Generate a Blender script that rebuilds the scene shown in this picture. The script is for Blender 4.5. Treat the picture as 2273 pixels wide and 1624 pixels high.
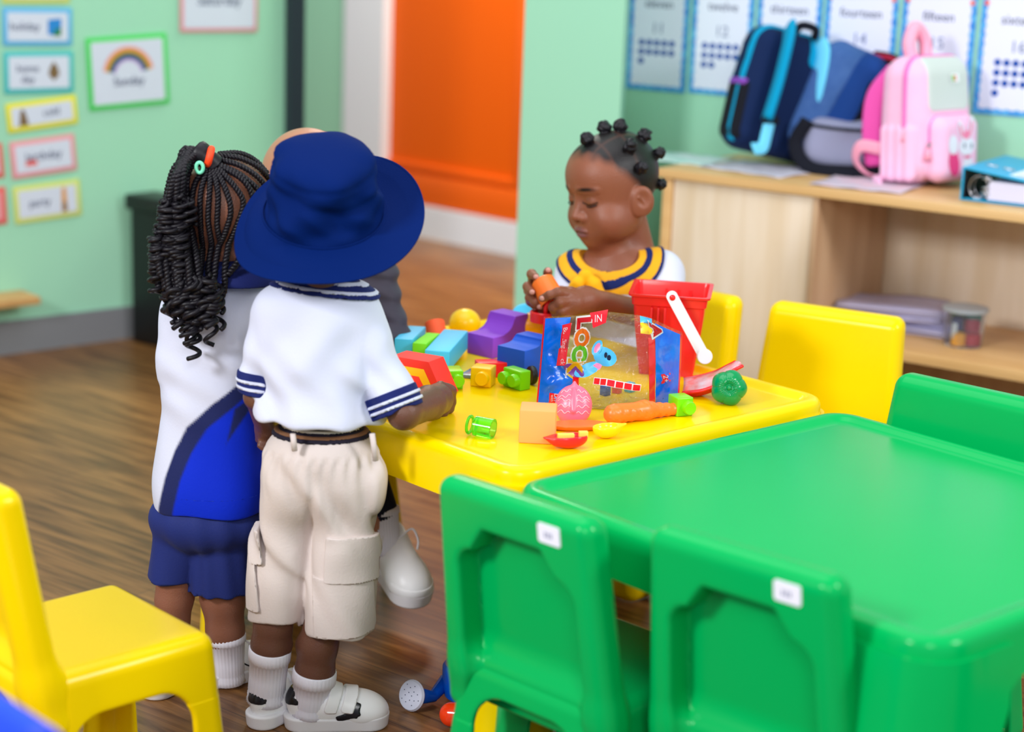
import bpy, bmesh, math, random
import numpy as np
from mathutils import Vector, Matrix
for _o in list(bpy.data.objects): bpy.data.objects.remove(_o, do_unlink=True)
S = bpy.context.scene
COL = S.collection
# ------------------------------------------------------------------ camera
FPX, PITCH, ROLL, CAMH = 4100.0, math.radians(13.85), math.radians(-2.07), 1.3
_cp, _sp = math.cos(PITCH), math.sin(PITCH)
_r, _d, _f = np.array([1, 0, 0.]), np.array([0, -_sp, -_cp]), np.array([0, _cp, -_sp])
_c, _s = math.cos(ROLL), math.sin(ROLL)
CR = np.array([_c*_r + _s*_d, -_s*_r + _c*_d, _f])          # camera right, down, forward
CAMPOS = np.array([0, 0, CAMH])
cam = bpy.data.cameras.new('camera'); camo = bpy.data.objects.new('camera', cam); COL.objects.link(camo)
cam.sensor_width = 36.0; cam.lens = FPX/2273*36.0; cam.clip_start = .05; cam.clip_end = 60
M4 = Matrix.Identity(4)
for i in range(3):
    M4[i][0] = CR[0][i]; M4[i][1] = -CR[1][i]; M4[i][2] = -CR[2][i]; M4[i][3] = CAMPOS[i]
camo.matrix_world = M4
cam.dof.use_dof = True; cam.dof.focus_distance = 3.05; cam.dof.aperture_fstop = 2.1
S.camera = camo
# ------------------------------------------------------------------ world, lights, exposure
S.view_settings.view_transform = 'Standard'; S.view_settings.look = 'None'
S.view_settings.exposure = 0.0; S.view_settings.gamma = 1.0; S.view_settings.use_curve_mapping = False
wd = bpy.data.worlds.new('room_light'); S.world = wd; wd.use_nodes = True
wd.node_tree.nodes['Background'].inputs[0].default_value = (.90, .94, 1, 1)
wd.node_tree.nodes['Background'].inputs[1].default_value = 0.56
def area(name, loc, target, size, power, col=(1, 1, 1)):
    l = bpy.data.lights.new(name, 'AREA'); l.energy = power; l.size = size; l.shape = 'SQUARE'; l.color = col
    o = bpy.data.objects.new(name, l); COL.objects.link(o); o.location = loc
    o.rotation_euler = (Vector(target)-Vector(loc)).to_track_quat('-Z', 'Y').to_euler(); return o
area('window_light', (-2.3, .4, 2.3), (0, 3.6, .4), .6, 100, (.97, .98, 1))
area('lamp_light', (2.6, 1.6, 2.3), (-.5, 4.6, .5), .7, 56, (.98, .98, 1))
area('ceiling_light', (-.2, 3.2, 2.9), (0, 3.4, 0), 2.2, 34, (.95, .97, 1))
area('fill_light', (.25, -.5, 2.1), (.3, 4.2, .5), .8, 34, (.98, .99, 1))  # added fill from behind the camera, brightens the cabinet bay
area('corridor_light', (-.1, 6.3, 2.5), (-.1, 6.9, 0), 1.0, 80, (1, .94, .84))
# ------------------------------------------------------------------ picture <-> place helpers
def ray(px, py): return CR.T @ np.array([(px-1136.5)/FPX, (py-812)/FPX, 1.0])
def onz(px, py, z):
    d = ray(px, py); return CAMPOS + d*((z-CAMH)/d[2])
def w(px, py, y):
    d = ray(px, py); return CAMPOS + d*(y/d[1])
def onp(px, py, P0, n):
    d = ray(px, py); n = np.array(n, float); return CAMPOS + d*(n @ (np.array(P0)-CAMPOS)/(n @ d))
def scl(p): return FPX/(CR[2] @ (np.asarray(p, float)-CAMPOS))   # pixels per metre at a point
V3 = lambda *a: np.array(a, float)
def rotz(a): c, s = math.cos(a), math.sin(a); return np.array([[c, -s, 0], [s, c, 0], [0, 0, 1.]])
def rotx(a): c, s = math.cos(a), math.sin(a); return np.array([[1, 0, 0], [0, c, -s], [0, s, c]])
def roty(a): c, s = math.cos(a), math.sin(a); return np.array([[c, 0, s], [0, 1, 0], [-s, 0, c]])
def frame(x, z):
    """columns = local axes, local x along x, z roughly along z"""
    x = np.array(x, float); x /= np.linalg.norm(x); z = np.array(z, float); y = np.cross(z, x); y /= np.linalg.norm(y)
    return np.array([x, y, np.cross(x, y)]).T
def frz(x, z):
    """columns = local axes, local z exactly along z, local x roughly along x"""
    z = np.array(z, float); z /= np.linalg.norm(z); y = np.cross(z, np.array(x, float)); y /= np.linalg.norm(y)
    return np.array([np.cross(y, z), y, z]).T
def mat4(R=None, t=(0, 0, 0)):
    m = Matrix.Identity(4)
    for i in range(3):
        for j in range(3): m[i][j] = float(R[i][j]) if R is not None else float(i == j)
        m[i][3] = float(t[i])
    return m
D = math.radians
# ------------------------------------------------------------------ objects
def link(o, parent=None):
    COL.objects.link(o)
    if parent is not None: o.parent = parent
    return o
def tag(o, label=None, cat=None, group=None, kind=None):
    if label: o['label'] = label
    if cat: o['category'] = cat
    if group: o['group'] = group
    if kind: o['kind'] = kind
    return o
def thing(name, label, cat, loc=(0, 0, 0), rz=0, group=None, R=None):
    o = bpy.data.objects.new(name, None); o.empty_display_size = .05
    if R is not None: o.matrix_world = mat4(R, loc)
    else: o.location = [float(v) for v in loc]; o.rotation_euler = (0, 0, rz)
    COL.objects.link(o); return tag(o, label, cat, group)
def copy_tree(o, parent=None, name=None):
    c = o.copy(); COL.objects.link(c)
    if parent is not None: c.parent = parent
    for ch in list(o.children): copy_tree(ch, c)
    return c
# ------------------------------------------------------------------ materials
def lin(c):
    if isinstance(c, str): c = [int(c[i:i+2], 16) for i in (0, 2, 4)]
    c = [v/255 if max(c) > 1 else v for v in c]
    return tuple(v/12.92 if v <= .04045 else ((v+.055)/1.055)**2.4 for v in c)+(1,)
MATS = {}
def mat(name, col, rough=.5, spec=.5, attr=False, noise=None, bump=None, trans=0, sheen=0, coat=0, sss=0, metal=0, ior=1.45, alpha=1, emis=0):
    """noise=(scale, amount, colour2); bump=(scale, strength)"""
    if name in MATS: return MATS[name]
    m = bpy.data.materials.new(name); m.use_nodes = True; nt = m.node_tree; b = nt.nodes['Principled BSDF']
    b.inputs['Base Color'].default_value = lin(col); b.inputs['Roughness'].default_value = rough
    b.inputs['Specular IOR Level'].default_value = spec; b.inputs['Metallic'].default_value = metal
    b.inputs['Transmission Weight'].default_value = trans; b.inputs['IOR'].default_value = ior
    b.inputs['Sheen Weight'].default_value = sheen; b.inputs['Coat Weight'].default_value = coat; b.inputs['Alpha'].default_value = alpha
    if sss: b.inputs['Subsurface Weight'].default_value = sss; b.inputs['Subsurface Radius'].default_value = (.01, .004, .002)
    if attr:
        a = nt.nodes.new('ShaderNodeAttribute'); a.attribute_name = 'Col'; nt.links.new(a.outputs['Color'], b.inputs['Base Color'])
    tc = None
    if noise or bump:
        tc = nt.nodes.new('ShaderNodeTexCoord')
    if noise:
        n = nt.nodes.new('ShaderNodeTexNoise'); n.inputs['Scale'].default_value = noise[0]; n.inputs['Detail'].default_value = 4
        nt.links.new(tc.outputs['Object'], n.inputs['Vector'])
        mx = nt.nodes.new('ShaderNodeMix'); mx.data_type = 'RGBA'
        mr = nt.nodes.new('ShaderNodeMapRange'); mr.inputs[1].default_value = .35; mr.inputs[2].default_value = .7; mr.inputs[4].default_value = noise[1]
        nt.links.new(n.outputs['Fac'], mr.inputs[0]); nt.links.new(mr.outputs[0], mx.inputs[0])
        mx.inputs[6].default_value = lin(col); mx.inputs[7].default_value = lin(noise[2])
        if attr: nt.links.new(a.outputs['Color'], mx.inputs[6])
        nt.links.new(mx.outputs[2], b.inputs['Base Color'])
    if bump:
        n = nt.nodes.new('ShaderNodeTexNoise'); n.inputs['Scale'].default_value = bump[0]; n.inputs['Detail'].default_value = 3
        nt.links.new(tc.outputs['Object'], n.inputs['Vector'])
        bp = nt.nodes.new('ShaderNodeBump'); bp.inputs['Strength'].default_value = bump[1]; bp.inputs['Distance'].default_value = .002
        nt.links.new(n.outputs['Fac'], bp.inputs['Height']); nt.links.new(bp.outputs[0], b.inputs['Normal'])
    MATS[name] = m; return m
# ------------------------------------------------------------------ plain mesh building
def mesh(name, V, Fc, m, parent=None, smooth=True, normals=None, colors=None, mi=None, loc=None, R=None):
    me = bpy.data.meshes.new(name)
    V = np.asarray(V, float)
    me.from_pydata([tuple(v) for v in V], [], [tuple(int(i) for i in f) for f in Fc]); me.update()
    ms = m if isinstance(m, (list, tuple)) else [m]
    for k in ms: me.materials.append(k)
    if mi is not None: me.polygons.foreach_set('material_index', np.asarray(mi, np.int32))
    me.polygons.foreach_set('use_smooth', np.full(len(me.polygons), smooth))
    if colors is not None:
        ca = me.color_attributes.new('Col', 'FLOAT_COLOR', 'POINT')
        ca.data.foreach_set('color', np.concatenate([colors, np.ones((len(V), 1))], 1).astype(np.float32).ravel())
    if normals is not None: me.normals_split_custom_set_from_vertices([tuple(n) for n in normals])
    o = bpy.data.objects.new(name, me)
    if loc is not None or R is not None: o.matrix_local = mat4(R, loc if loc is not None else (0, 0, 0))
    return link(o, parent)
def bevel_obj(name, bm, m, parent=None, bev=0, seg=2, smooth=False, loc=None, R=None):
    if bev: bmesh.ops.bevel(bm, geom=list(bm.edges), offset=bev, segments=seg, profile=.6, affect='EDGES', clamp_overlap=True)
    bmesh.ops.recalc_face_normals(bm, faces=list(bm.faces))
    me = bpy.data.meshes.new(name); bm.to_mesh(me); bm.free()
    for k in (m if isinstance(m, (list, tuple)) else [m]): me.materials.append(k)
    me.polygons.foreach_set('use_smooth', np.full(len(me.polygons), smooth or bev > 0))
    o = bpy.data.objects.new(name, me)
    if smooth or bev: me.set_sharp_from_angle(angle=D(40))
    if loc is not None or R is not None: o.matrix_local = mat4(R, loc if loc is not None else (0, 0, 0))
    return link(o, parent)
def boxbm(lo, hi, bm=None):
    bm = bm or bmesh.new()
    vs = [bm.verts.new((x, y, z)) for x in (lo[0], hi[0]) for y in (lo[1], hi[1]) for z in (lo[2], hi[2])]
    for f in ((0, 1, 3, 2), (4, 6, 7, 5), (0, 4, 5, 1), (2, 3, 7, 6), (0, 2, 6, 4), (1, 5, 7, 3)): bm.faces.new([vs[i] for i in f])
    return bm
def box(name, lo, hi, m, parent=None, bev=.002, seg=2, loc=None, R=None):
    return bevel_obj(name, boxbm(lo, hi), m, parent, bev, seg, loc=loc, R=R)
def prism(name, pts, z0, z1, m, parent=None, bev=0, seg=2, loc=None, R=None, smooth=False):
    """2-D outline (x, y) extruded along z"""
    bm = bmesh.new(); a = [bm.verts.new((p[0], p[1], z0)) for p in pts]; b = [bm.verts.new((p[0], p[1], z1)) for p in pts]; n = len(pts)
    bm.faces.new(a[::-1]); bm.faces.new(b)
    for i in range(n): bm.faces.new((a[i], a[(i+1) % n], b[(i+1) % n], b[i]))
    return bevel_obj(name, bm, m, parent, bev, seg, smooth, loc, R)
def loft(rings, close=True, caps=(True, True)):
    """rings: list of equally long point lists -> V, F"""
    n = len(rings[0]); V = np.concatenate([np.asarray(r, float) for r in rings]); Fc = []; row = []
    for i in range(len(rings)-1):
        for j in range(n if close else n-1):
            k = (j+1) % n; Fc.append((i*n+j, i*n+k, (i+1)*n+k, (i+1)*n+j)); row.append(i)
    if caps[0]: Fc.append(tuple(range(n))[::-1]); row.append(0)
    if caps[1]: Fc.append(tuple(range((len(rings)-1)*n, len(rings)*n))); row.append(len(rings)-2)
    return V, Fc, row
def ringpts(c, rx, ry, n=32, R=None, z=0):
    t = np.linspace(0, 2*np.pi, n, endpoint=False); p = np.stack([rx*np.cos(t), ry*np.sin(t), np.full(n, float(z))], 1)
    if R is not None: p = p @ np.asarray(R).T
    return p + np.asarray(c, float)
def lathe(name, prof, m, parent=None, n=40, loc=None, R=None, caps=(True, True), mi=None):
    V, Fc, row = loft([ringpts((0, 0, z), r, r, n) for r, z in prof], caps=caps)
    o = mesh(name, V, Fc, m, parent, loc=loc, R=R, mi=None if mi is None else [mi[r] for r in row])
    o.data.set_sharp_from_angle(angle=D(38)); return o
def catmull(P, n=8, closed=False):
    P = [np.asarray(p, float) for p in P]; out = []
    Q = [P[-1]]+P+P[:2] if closed else [2*P[0]-P[1]]+P+[2*P[-1]-P[-2]]
    for i in range(1, len(Q)-2):
        for t in np.linspace(0, 1, n, endpoint=False):
            a, b, c, d = Q[i-1:i+3]
            out.append(.5*(2*b+(c-a)*t+(2*a-5*b+4*c-d)*t*t+(3*b-a-3*c+d)*t**3))
    if not closed: out.append(P[-1])
    return np.array(out)
def frames(P, closed=False):
    T = np.gradient(P, axis=0) if not closed else np.roll(P, -1, 0)-np.roll(P, 1, 0)
    T /= np.linalg.norm(T, axis=1)[:, None]+1e-12
    up = np.array([0, 0, 1.]) if abs(T[0][2]) < .9 else np.array([1., 0, 0])
    N = [np.cross(np.cross(T[0], up), T[0])]; N[0] /= np.linalg.norm(N[0])
    for i in range(1, len(P)):
        v = N[-1]-T[i]*(N[-1] @ T[i]); N.append(v/(np.linalg.norm(v)+1e-12))
    N = np.array(N); return T, N, np.cross(T, N)
def tubeVF(P, r, n=8, closed=False, flat=1.0, caps=True):
    P = np.asarray(P, float); T, N, B = frames(P, closed); r = np.broadcast_to(r, len(P)); t = np.linspace(0, 2*np.pi, n, endpoint=False)
    rings = [P[i]+r[i]*(np.outer(np.cos(t), N[i])+flat*np.outer(np.sin(t), B[i])) for i in range(len(P))]
    if closed: rings.append(rings[0])
    return loft(rings, caps=(caps and not closed, caps and not closed))[:2]
def join(parts):
    V, Fc, off = [], [], 0
    for v, f in parts:
        V.append(np.asarray(v)); Fc += [tuple(i+off for i in q) for q in f]; off += len(v)
    return np.concatenate(V), Fc
def tube(name, P, r, m, parent=None, n=10, closed=False, flat=1.0, **k):
    V, Fc = tubeVF(P, r, n, closed, flat); return mesh(name, V, Fc, m, parent, **k)
_fontmesh = {}
def text(name, s, size, m, parent, loc, R, align='CENTER', depth=.0004, sx=1.0, fat=0):
    c = bpy.data.curves.new(name, 'FONT'); c.body = s; c.size = size; c.align_x = align; c.align_y = 'CENTER'; c.extrude = depth; c.resolution_u = 3; c.offset = fat
    o = bpy.data.objects.new(name+'_tmp', c); COL.objects.link(o)
    me = bpy.data.meshes.new_from_object(o.evaluated_get(bpy.context.evaluated_depsgraph_get())); bpy.data.objects.remove(o, do_unlink=True)
    me.materials.clear(); me.materials.append(m); q = bpy.data.objects.new(name, me)
    q.matrix_local = mat4(np.asarray(R) @ np.diag([sx, 1, 1]), loc); return link(q, parent)
# ------------------------------------------------------------------ distance-field modelling (one smooth continuous surface)
class N:
    def __init__(s, f, lo, hi): s.f, s.lo, s.hi = f, np.asarray(lo, float), np.asarray(hi, float)
def El(c, r, R=None):
    c = np.asarray(c, float); r = np.broadcast_to(np.asarray(r, float), 3); Rm = None if R is None else np.asarray(R, float)
    def f(P):
        q = P-c
        if Rm is not None: q = q @ Rm
        k0 = np.sqrt(((q/r)**2).sum(1)); k1 = np.sqrt(((q/(r*r))**2).sum(1))+1e-9
        return k0*(k0-1)/k1
    m = r if Rm is None else np.full(3, r.max()); return N(f, c-m, c+m)
def Ca(a, b, ra, rb=None, flat=None):
    a, b = np.asarray(a, float), np.asarray(b, float); rb = ra if rb is None else rb; ab = b-a; L = ab @ ab+1e-12
    def f(P):
        q = P-a; t = np.clip(q @ ab/L, 0, 1)
        return np.sqrt(((q-t[:, None]*ab)**2).sum(1))-(ra+(rb-ra)*t)
    m = max(ra, rb); return N(f, np.minimum(a, b)-m, np.maximum(a, b)+m)
def Bx(c, h, rad=.005, R=None, taper=None):
    c = np.asarray(c, float); h = np.asarray(h, float); Rm = None if R is None else np.asarray(R, float)
    def f(P):
        q = P-c
        if Rm is not None: q = q @ Rm
        if taper is not None: q = taper(q.copy())
        d = np.abs(q)-(h-rad); return np.sqrt((np.maximum(d, 0)**2).sum(1))+np.minimum(d.max(1), 0)-rad
    m = h*1.25 if Rm is None else np.full(3, np.linalg.norm(h)); return N(f, c-m, c+m)
def Half(p, n):
    p = np.asarray(p, float); n = np.asarray(n, float)/np.linalg.norm(n)
    return N(lambda P: (P-p) @ n, [-9]*3, [9]*3)
def Tor(c, Rr, r, R=None):
    c = np.asarray(c, float); Rm = np.eye(3) if R is None else np.asarray(R, float)
    def f(P):
        q = (P-c) @ Rm; a = np.sqrt(q[:, 0]**2+q[:, 1]**2)-Rr; return np.sqrt(a*a+q[:, 2]**2)-r
    return N(f, c-(Rr+r), c+(Rr+r))
def _smin(a, b, k):
    if k <= 0: return np.minimum(a, b)
    h = np.maximum(k-np.abs(a-b), 0)/k; return np.minimum(a, b)-h*h*k*.25
def un(k, *ns):
    def f(P):
        d = ns[0].f(P)
        for n in ns[1:]: d = _smin(d, n.f(P), k)
        return d
    return N(f, np.min([n.lo for n in ns], 0), np.max([n.hi for n in ns], 0))
def cut(a, b, k=.004): return N(lambda P: -_smin(-a.f(P), b.f(P), k), a.lo, a.hi)
def both(a, b, k=.004): return N(lambda P: -_smin(-a.f(P), -b.f(P), k), np.maximum(a.lo, b.lo), np.minimum(a.hi, b.hi))
def disp(a, g, m=.01): return N(lambda P: a.f(P)+g(P), a.lo-m, a.hi+m)
def chain(k, pts, rs): return un(k, *[Ca(pts[i], pts[i+1], rs[i], rs[i+1]) for i in range(len(pts)-1)])
def wob(amp, freq, seed=0, st=(1, 1, 1)):
    rg = np.random.RandomState(seed); K = rg.normal(size=(6, 3))*freq*np.asarray(st); ph = rg.rand(6)*6.28
    def g(P):
        s = 0
        for i in range(6): s = s+np.sin(P @ K[i]+ph[i])
        return amp*s/3
    return g
def surf(n, h, pad=2):
    lo = n.lo-pad*h; hi = n.hi+pad*h; B = 4
    dim = (np.ceil((hi-lo)/h/B).astype(int)+1)*B+1
    cd = (dim-1)//B
    ax = [lo[i]+h*B*(np.arange(cd[i])+.5) for i in range(3)]
    C = np.stack(np.meshgrid(*ax, indexing='ij'), -1).reshape(-1, 3); dc = n.f(C).reshape(cd)
    V = np.empty(dim, np.float32)
    big = np.repeat(np.repeat(np.repeat(dc, B, 0), B, 1), B, 2)
    V[:-1, :-1, :-1] = big; V[-1] = V[-2]; V[:, -1] = V[:, -2]; V[:, :, -1] = V[:, :, -2]
    act = np.argwhere(np.abs(dc) < h*B*1.9)
    if len(act) == 0: raise RuntimeError('empty surface')
    o = np.stack(np.meshgrid(*[np.arange(B+1)]*3, indexing='ij'), -1).reshape(-1, 3)
    for s in range(0, len(act), 3000):
        idx = (act[s:s+3000, None]*B+o[None]).reshape(-1, 3)
        V[idx[:, 0], idx[:, 1], idx[:, 2]] = n.f(lo+h*idx)
    sg = V < 0; a = sg.astype(np.int8)
    cnt = sum(a[i:dim[0]-1+i, j:dim[1]-1+j, k:dim[2]-1+k] for i in (0, 1) for j in (0, 1) for k in (0, 1))
    cells = np.argwhere((cnt > 0) & (cnt < 8)); vid = np.full(dim-1, -1, np.int64); vid[tuple(cells.T)] = np.arange(len(cells))
    acc = np.zeros((len(cells), 3)); num = np.zeros(len(cells)); cr = [(i, j, k) for i in (0, 1) for j in (0, 1) for k in (0, 1)]
    for A in cr:
        for x in range(3):
            if A[x]: continue
            Bc = list(A); Bc[x] = 1
            va = V[tuple((cells+A).T)]; vb = V[tuple((cells+Bc).T)]; m = (va < 0) != (vb < 0)
            t = np.where(m, va/(va-vb+1e-12), 0); p = np.array(A, float)[None]+t[:, None]*(np.array(Bc)-np.array(A))[None]
            acc += np.where(m[:, None], p, 0); num += m
    P = lo+h*(cells+acc/num[:, None]); Fc = []
    for x in range(3):
        y, z = (x+1) % 3, (x+2) % 3
        s0 = [slice(None)]*3; s1 = [slice(None)]*3; s0[x] = slice(0, -1); s1[x] = slice(1, None)
        e = np.argwhere(sg[tuple(s0)] != sg[tuple(s1)]); e = e[(e[:, y] > 0) & (e[:, z] > 0) & (e[:, y] < dim[y]-1) & (e[:, z] < dim[z]-1)]
        q = []
        for dy, dz in ((1, 1), (0, 1), (0, 0), (1, 0)):
            c = e.copy(); c[:, y] -= dy; c[:, z] -= dz; q.append(vid[tuple(c.T)])
        q = np.stack(q, 1); ins = sg[tuple(e.T)]; q[~ins] = q[~ins][:, ::-1]; Fc.append(q)
    Fc = np.concatenate(Fc); Fc = Fc[(Fc >= 0).all(1)]
    def grad(P):
        g = np.empty_like(P); e = h*.35
        for i in range(3):
            d = np.zeros(3); d[i] = e; g[:, i] = (n.f(P+d)-n.f(P-d))/(2*e)
        return g
    for _ in range(2):
        g = grad(P); st = n.f(P)[:, None]*g/((g*g).sum(1)[:, None]+1e-6); P = P-np.clip(st, -h*.5, h*.5)
    g = grad(P); g /= np.linalg.norm(g, axis=1)[:, None]+1e-9
    return P, Fc, g
def sdf(name, n, h, m, parent=None, R=None, t=None, color=None, loc=None, Ro=None):
    """mesh of field n; R, t move the finished vertices; colour is a function of the local point"""
    P, Fc, g = surf(n, h); c = None if color is None else color(P)
    if R is not None: P = P @ np.asarray(R).T; g = g @ np.asarray(R).T
    if t is not None: P = P+np.asarray(t)
    return mesh(name, P, Fc, m, parent, normals=g, colors=c, loc=loc, R=Ro)
# ================================================================== ROOM SHELL
def wallmat(name, col, c2):
    return mat(name, col, .55, .3, noise=(1.3, .5, c2))
M_wall = wallmat('green_wall_paint', (156, 212, 182), (160, 214, 182))
M_white = mat('white_paint', (228, 230, 238), .5)
M_grey = mat('grey_skirting', (122, 124, 128), .5)
M_dark = mat('dark_metal', (38, 46, 58), .4)
def floor_mat():
    m = bpy.data.materials.new('wood_plank_floor'); m.use_nodes = True; nt = m.node_tree; b = nt.nodes['Principled BSDF']; L = nt.links.new
    tc = nt.nodes.new('ShaderNodeTexCoord'); mp = nt.nodes.new('ShaderNodeMapping'); mp.inputs['Rotation'].default_value = (0, 0, D(38))
    L(tc.outputs['Object'], mp.inputs['Vector'])
    br = nt.nodes.new('ShaderNodeTexBrick'); br.offset = .37; br.inputs['Scale'].default_value = 1; br.inputs['Brick Width'].default_value = 1.1; br.inputs['Row Height'].default_value = .15
    br.inputs['Mortar Size'].default_value = .0012; br.inputs['Color1'].default_value = lin((156, 114, 70)); br.inputs['Color2'].default_value = lin((132, 94, 56)); br.inputs['Mortar'].default_value = lin((100, 70, 46))
    L(mp.outputs[0], br.inputs['Vector'])
    m2 = nt.nodes.new('ShaderNodeMapping'); m2.inputs['Scale'].default_value = (1.6, 22, 1); L(mp.outputs[0], m2.inputs['Vector'])
    n = nt.nodes.new('ShaderNodeTexNoise'); n.inputs['Scale'].default_value = 2.2; n.inputs['Detail'].default_value = 6; n.inputs['Distortion'].default_value = .8; L(m2.outputs[0], n.inputs['Vector'])
    cr = nt.nodes.new('ShaderNodeValToRGB'); cr.color_ramp.elements[0].position = .38; cr.color_ramp.elements[0].color = lin((150, 126, 104)); cr.color_ramp.elements[1].position = .62; cr.color_ramp.elements[1].color = lin((255, 244, 225))
    L(n.outputs['Fac'], cr.inputs[0])
    mx = nt.nodes.new('ShaderNodeMix'); mx.data_type = 'RGBA'; mx.blend_type = 'MULTIPLY'; mx.inputs[0].default_value = .85
    L(br.outputs['Color'], mx.inputs[6]); L(cr.outputs[0], mx.inputs[7]); L(mx.outputs[2], b.inputs['Base Color'])
    b.inputs['Roughness'].default_value = .34; b.inputs['Specular IOR Level'].default_value = .34
    return m
o = mesh('floor', [(-4, -.8, 0), (4, -.8, 0), (4, 9.5, 0), (-4, 9.5, 0)], [(0, 1, 2, 3)], floor_mat(), smooth=False); tag(o, kind='structure')
ANG_L = D(41); uL = V3(math.cos(ANG_L), math.sin(ANG_L), 0); nL = V3(uL[1], -uL[0], 0)      # left wall, normal into room
PL = onz(0, 787, 0)
ANG_R = D(-30); uR = V3(math.cos(ANG_R), math.sin(ANG_R), 0); nR = V3(uR[1], -uR[0], 0)     # chart wall
PR = onz(1455, 331, .70)-nR*.10; PR[2] = 0
ANG_D = D(-43); uD = V3(math.cos(ANG_D), math.sin(ANG_D), 0); nD = V3(uD[1], -uD[0], 0)     # far door wall
PD = onz(1136, 568, 0)
def wallbox(name, P, u, n, s0, s1, z0, z1, th, m, d0=0.0, kind='structure'):
    """box on a wall plane: along u from s0 to s1, from d0 in front of the plane back to d0-th"""
    o = box(name, (0, 0, z0), (s1-s0, th, z1), m, None, 0, loc=P+u*s0+n*d0, R=np.array([u, -n, [0, 0, 1]]).T); return tag(o, kind=kind)
def wall_s(px, py, P, u, n):
    q = onp(px, py, P, n); return (q-P) @ u, q[2]
sPost = wall_s(650, 150, PL, uL, nL)[0]
wallbox('wall_left', PL, uL, nL, -1.6, sPost, 0, 2.7, .12, M_wall)
wallbox('baseboard_left', PL, uL, nL, -1.6, sPost-.03, 0, .098, .012, M_grey, .012)
wallbox('trim_1', PL, uL, nL, sPost-.03, sPost+.025, 0, 2.7, .16, M_dark, .03)
wallbox('wall_right', PR, uR, nR, -.26, 2.6, 0, 2.7, .12, M_wall)
# pillar between the corridor and the chart wall
a, b_ = w(1154, 330, 4.78), w(1379, 200, 4.62)
pil = [(a[0], a[1]), (b_[0], b_[1]), (b_[0]+.05, b_[1]+.6), (a[0]+.02, a[1]+.6)]
tag(prism('wall_pillar', pil, 0, 2.7, M_wall), kind='structure')
# corridor and orange door
s_d0, z_d0 = wall_s(853, 300, PD, uD, nD); s_f0, _ = wall_s(768, 200, PD, uD, nD); s_d1 = wall_s(1141, 480, PD, uD, nD)[0]
zb = wall_s(1100, 486, PD, uD, nD)[1]
wallbox('wall_corridor', PD, uD, nD, -3.2, s_f0, 0, 2.7, .12, M_wall)
wallbox('wall_corridor_right', PD, uD, nD, s_d1+.35, 3, 0, 2.7, .12, M_wall)
wallbox('wall_corridor_step', PD, uD, nD, s_f0, s_d1+.35, 0, zb-.004, .12, M_white)
wallbox('trim_2', PD, uD, nD, s_f0, s_d0, 0, 2.3, .12, M_white, .015)
wallbox('trim_3', PD, uD, nD, s_f0, s_d1+.35, 2.15, 2.3, .12, M_white, .015)
M_orange = mat('orange_door_paint', (226, 92, 0), .4, .2)
M_orange2 = mat('orange_rail_paint', (236, 98, 14), .4, .25)
dw = s_d1+.02-s_d0
dr = thing('door_1', None, None, PD+uD*s_d0+nD*(-.02), ANG_D); tag(dr, kind='structure')
box('panel', (.0, .012, zb), (dw+.3, .035, 2.15), M_orange, dr, 0)
box('rail', (.0, -.006, zb), (dw+.3, .014, zb+.12), M_orange2, dr, .004)
box('rail', (.0, -.006, 1.27), (dw+.3, .014, 1.40), M_orange2, dr, .004)
box('stile', (dw-.05, -.004, zb+.12), (dw+.03, .0135, 1.27), M_orange2, dr, .004)
box('rail', (.0, -.002, zb+.135), (dw-.05, .0135, zb+.16), M_orange2, dr, .003)
# ------------------------------------------------------------------ number charts on the right wall
M_blueb = mat('ocean_border', (24, 120, 206), .4, noise=(55, 1, (96, 190, 235)))
M_paper = mat('white_card', (222, 224, 242), .45)
M_ink = mat('dark_blue_ink', (44, 56, 96), .6)
M_ink2 = mat('grey_blue_ink', (112, 122, 158), .6)
M_dot = mat('blue_dot_ink', (10, 72, 160), .6)
M_star = mat('coral_ink', (232, 90, 60), .6)
def onwall(P, u, n, s, z, d=0.0): q = P+u*s+n*d; return V3(q[0], q[1], z)
RW = np.array([uR, [0, 0, 1], nR]).T      # text axes on the right wall
def disc(c, r, n=16): return [(c[0]+r*math.cos(t), c[1]+r*math.sin(t)) for t in np.linspace(0, 2*math.pi, n, endpoint=False)]
def flats(name, polys, m, parent, z, loc=None, R=None):
    """several flat printed shapes as one thin part"""
    bm = bmesh.new()
    for p in polys: bm.faces.new([bm.verts.new((q[0], q[1], z)) for q in p])
    return bevel_obj(name, bm, m, parent, 0, loc=loc, R=R)
edges = [(1391, 1521), (1529, 1663), (1671, 1812), (1819, 1978), (1987, 2150), (2159, 2336)]
words = ['eleven', 'twelve', 'thirteen', 'fourteen', 'fifteen', 'sixteen']
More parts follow.
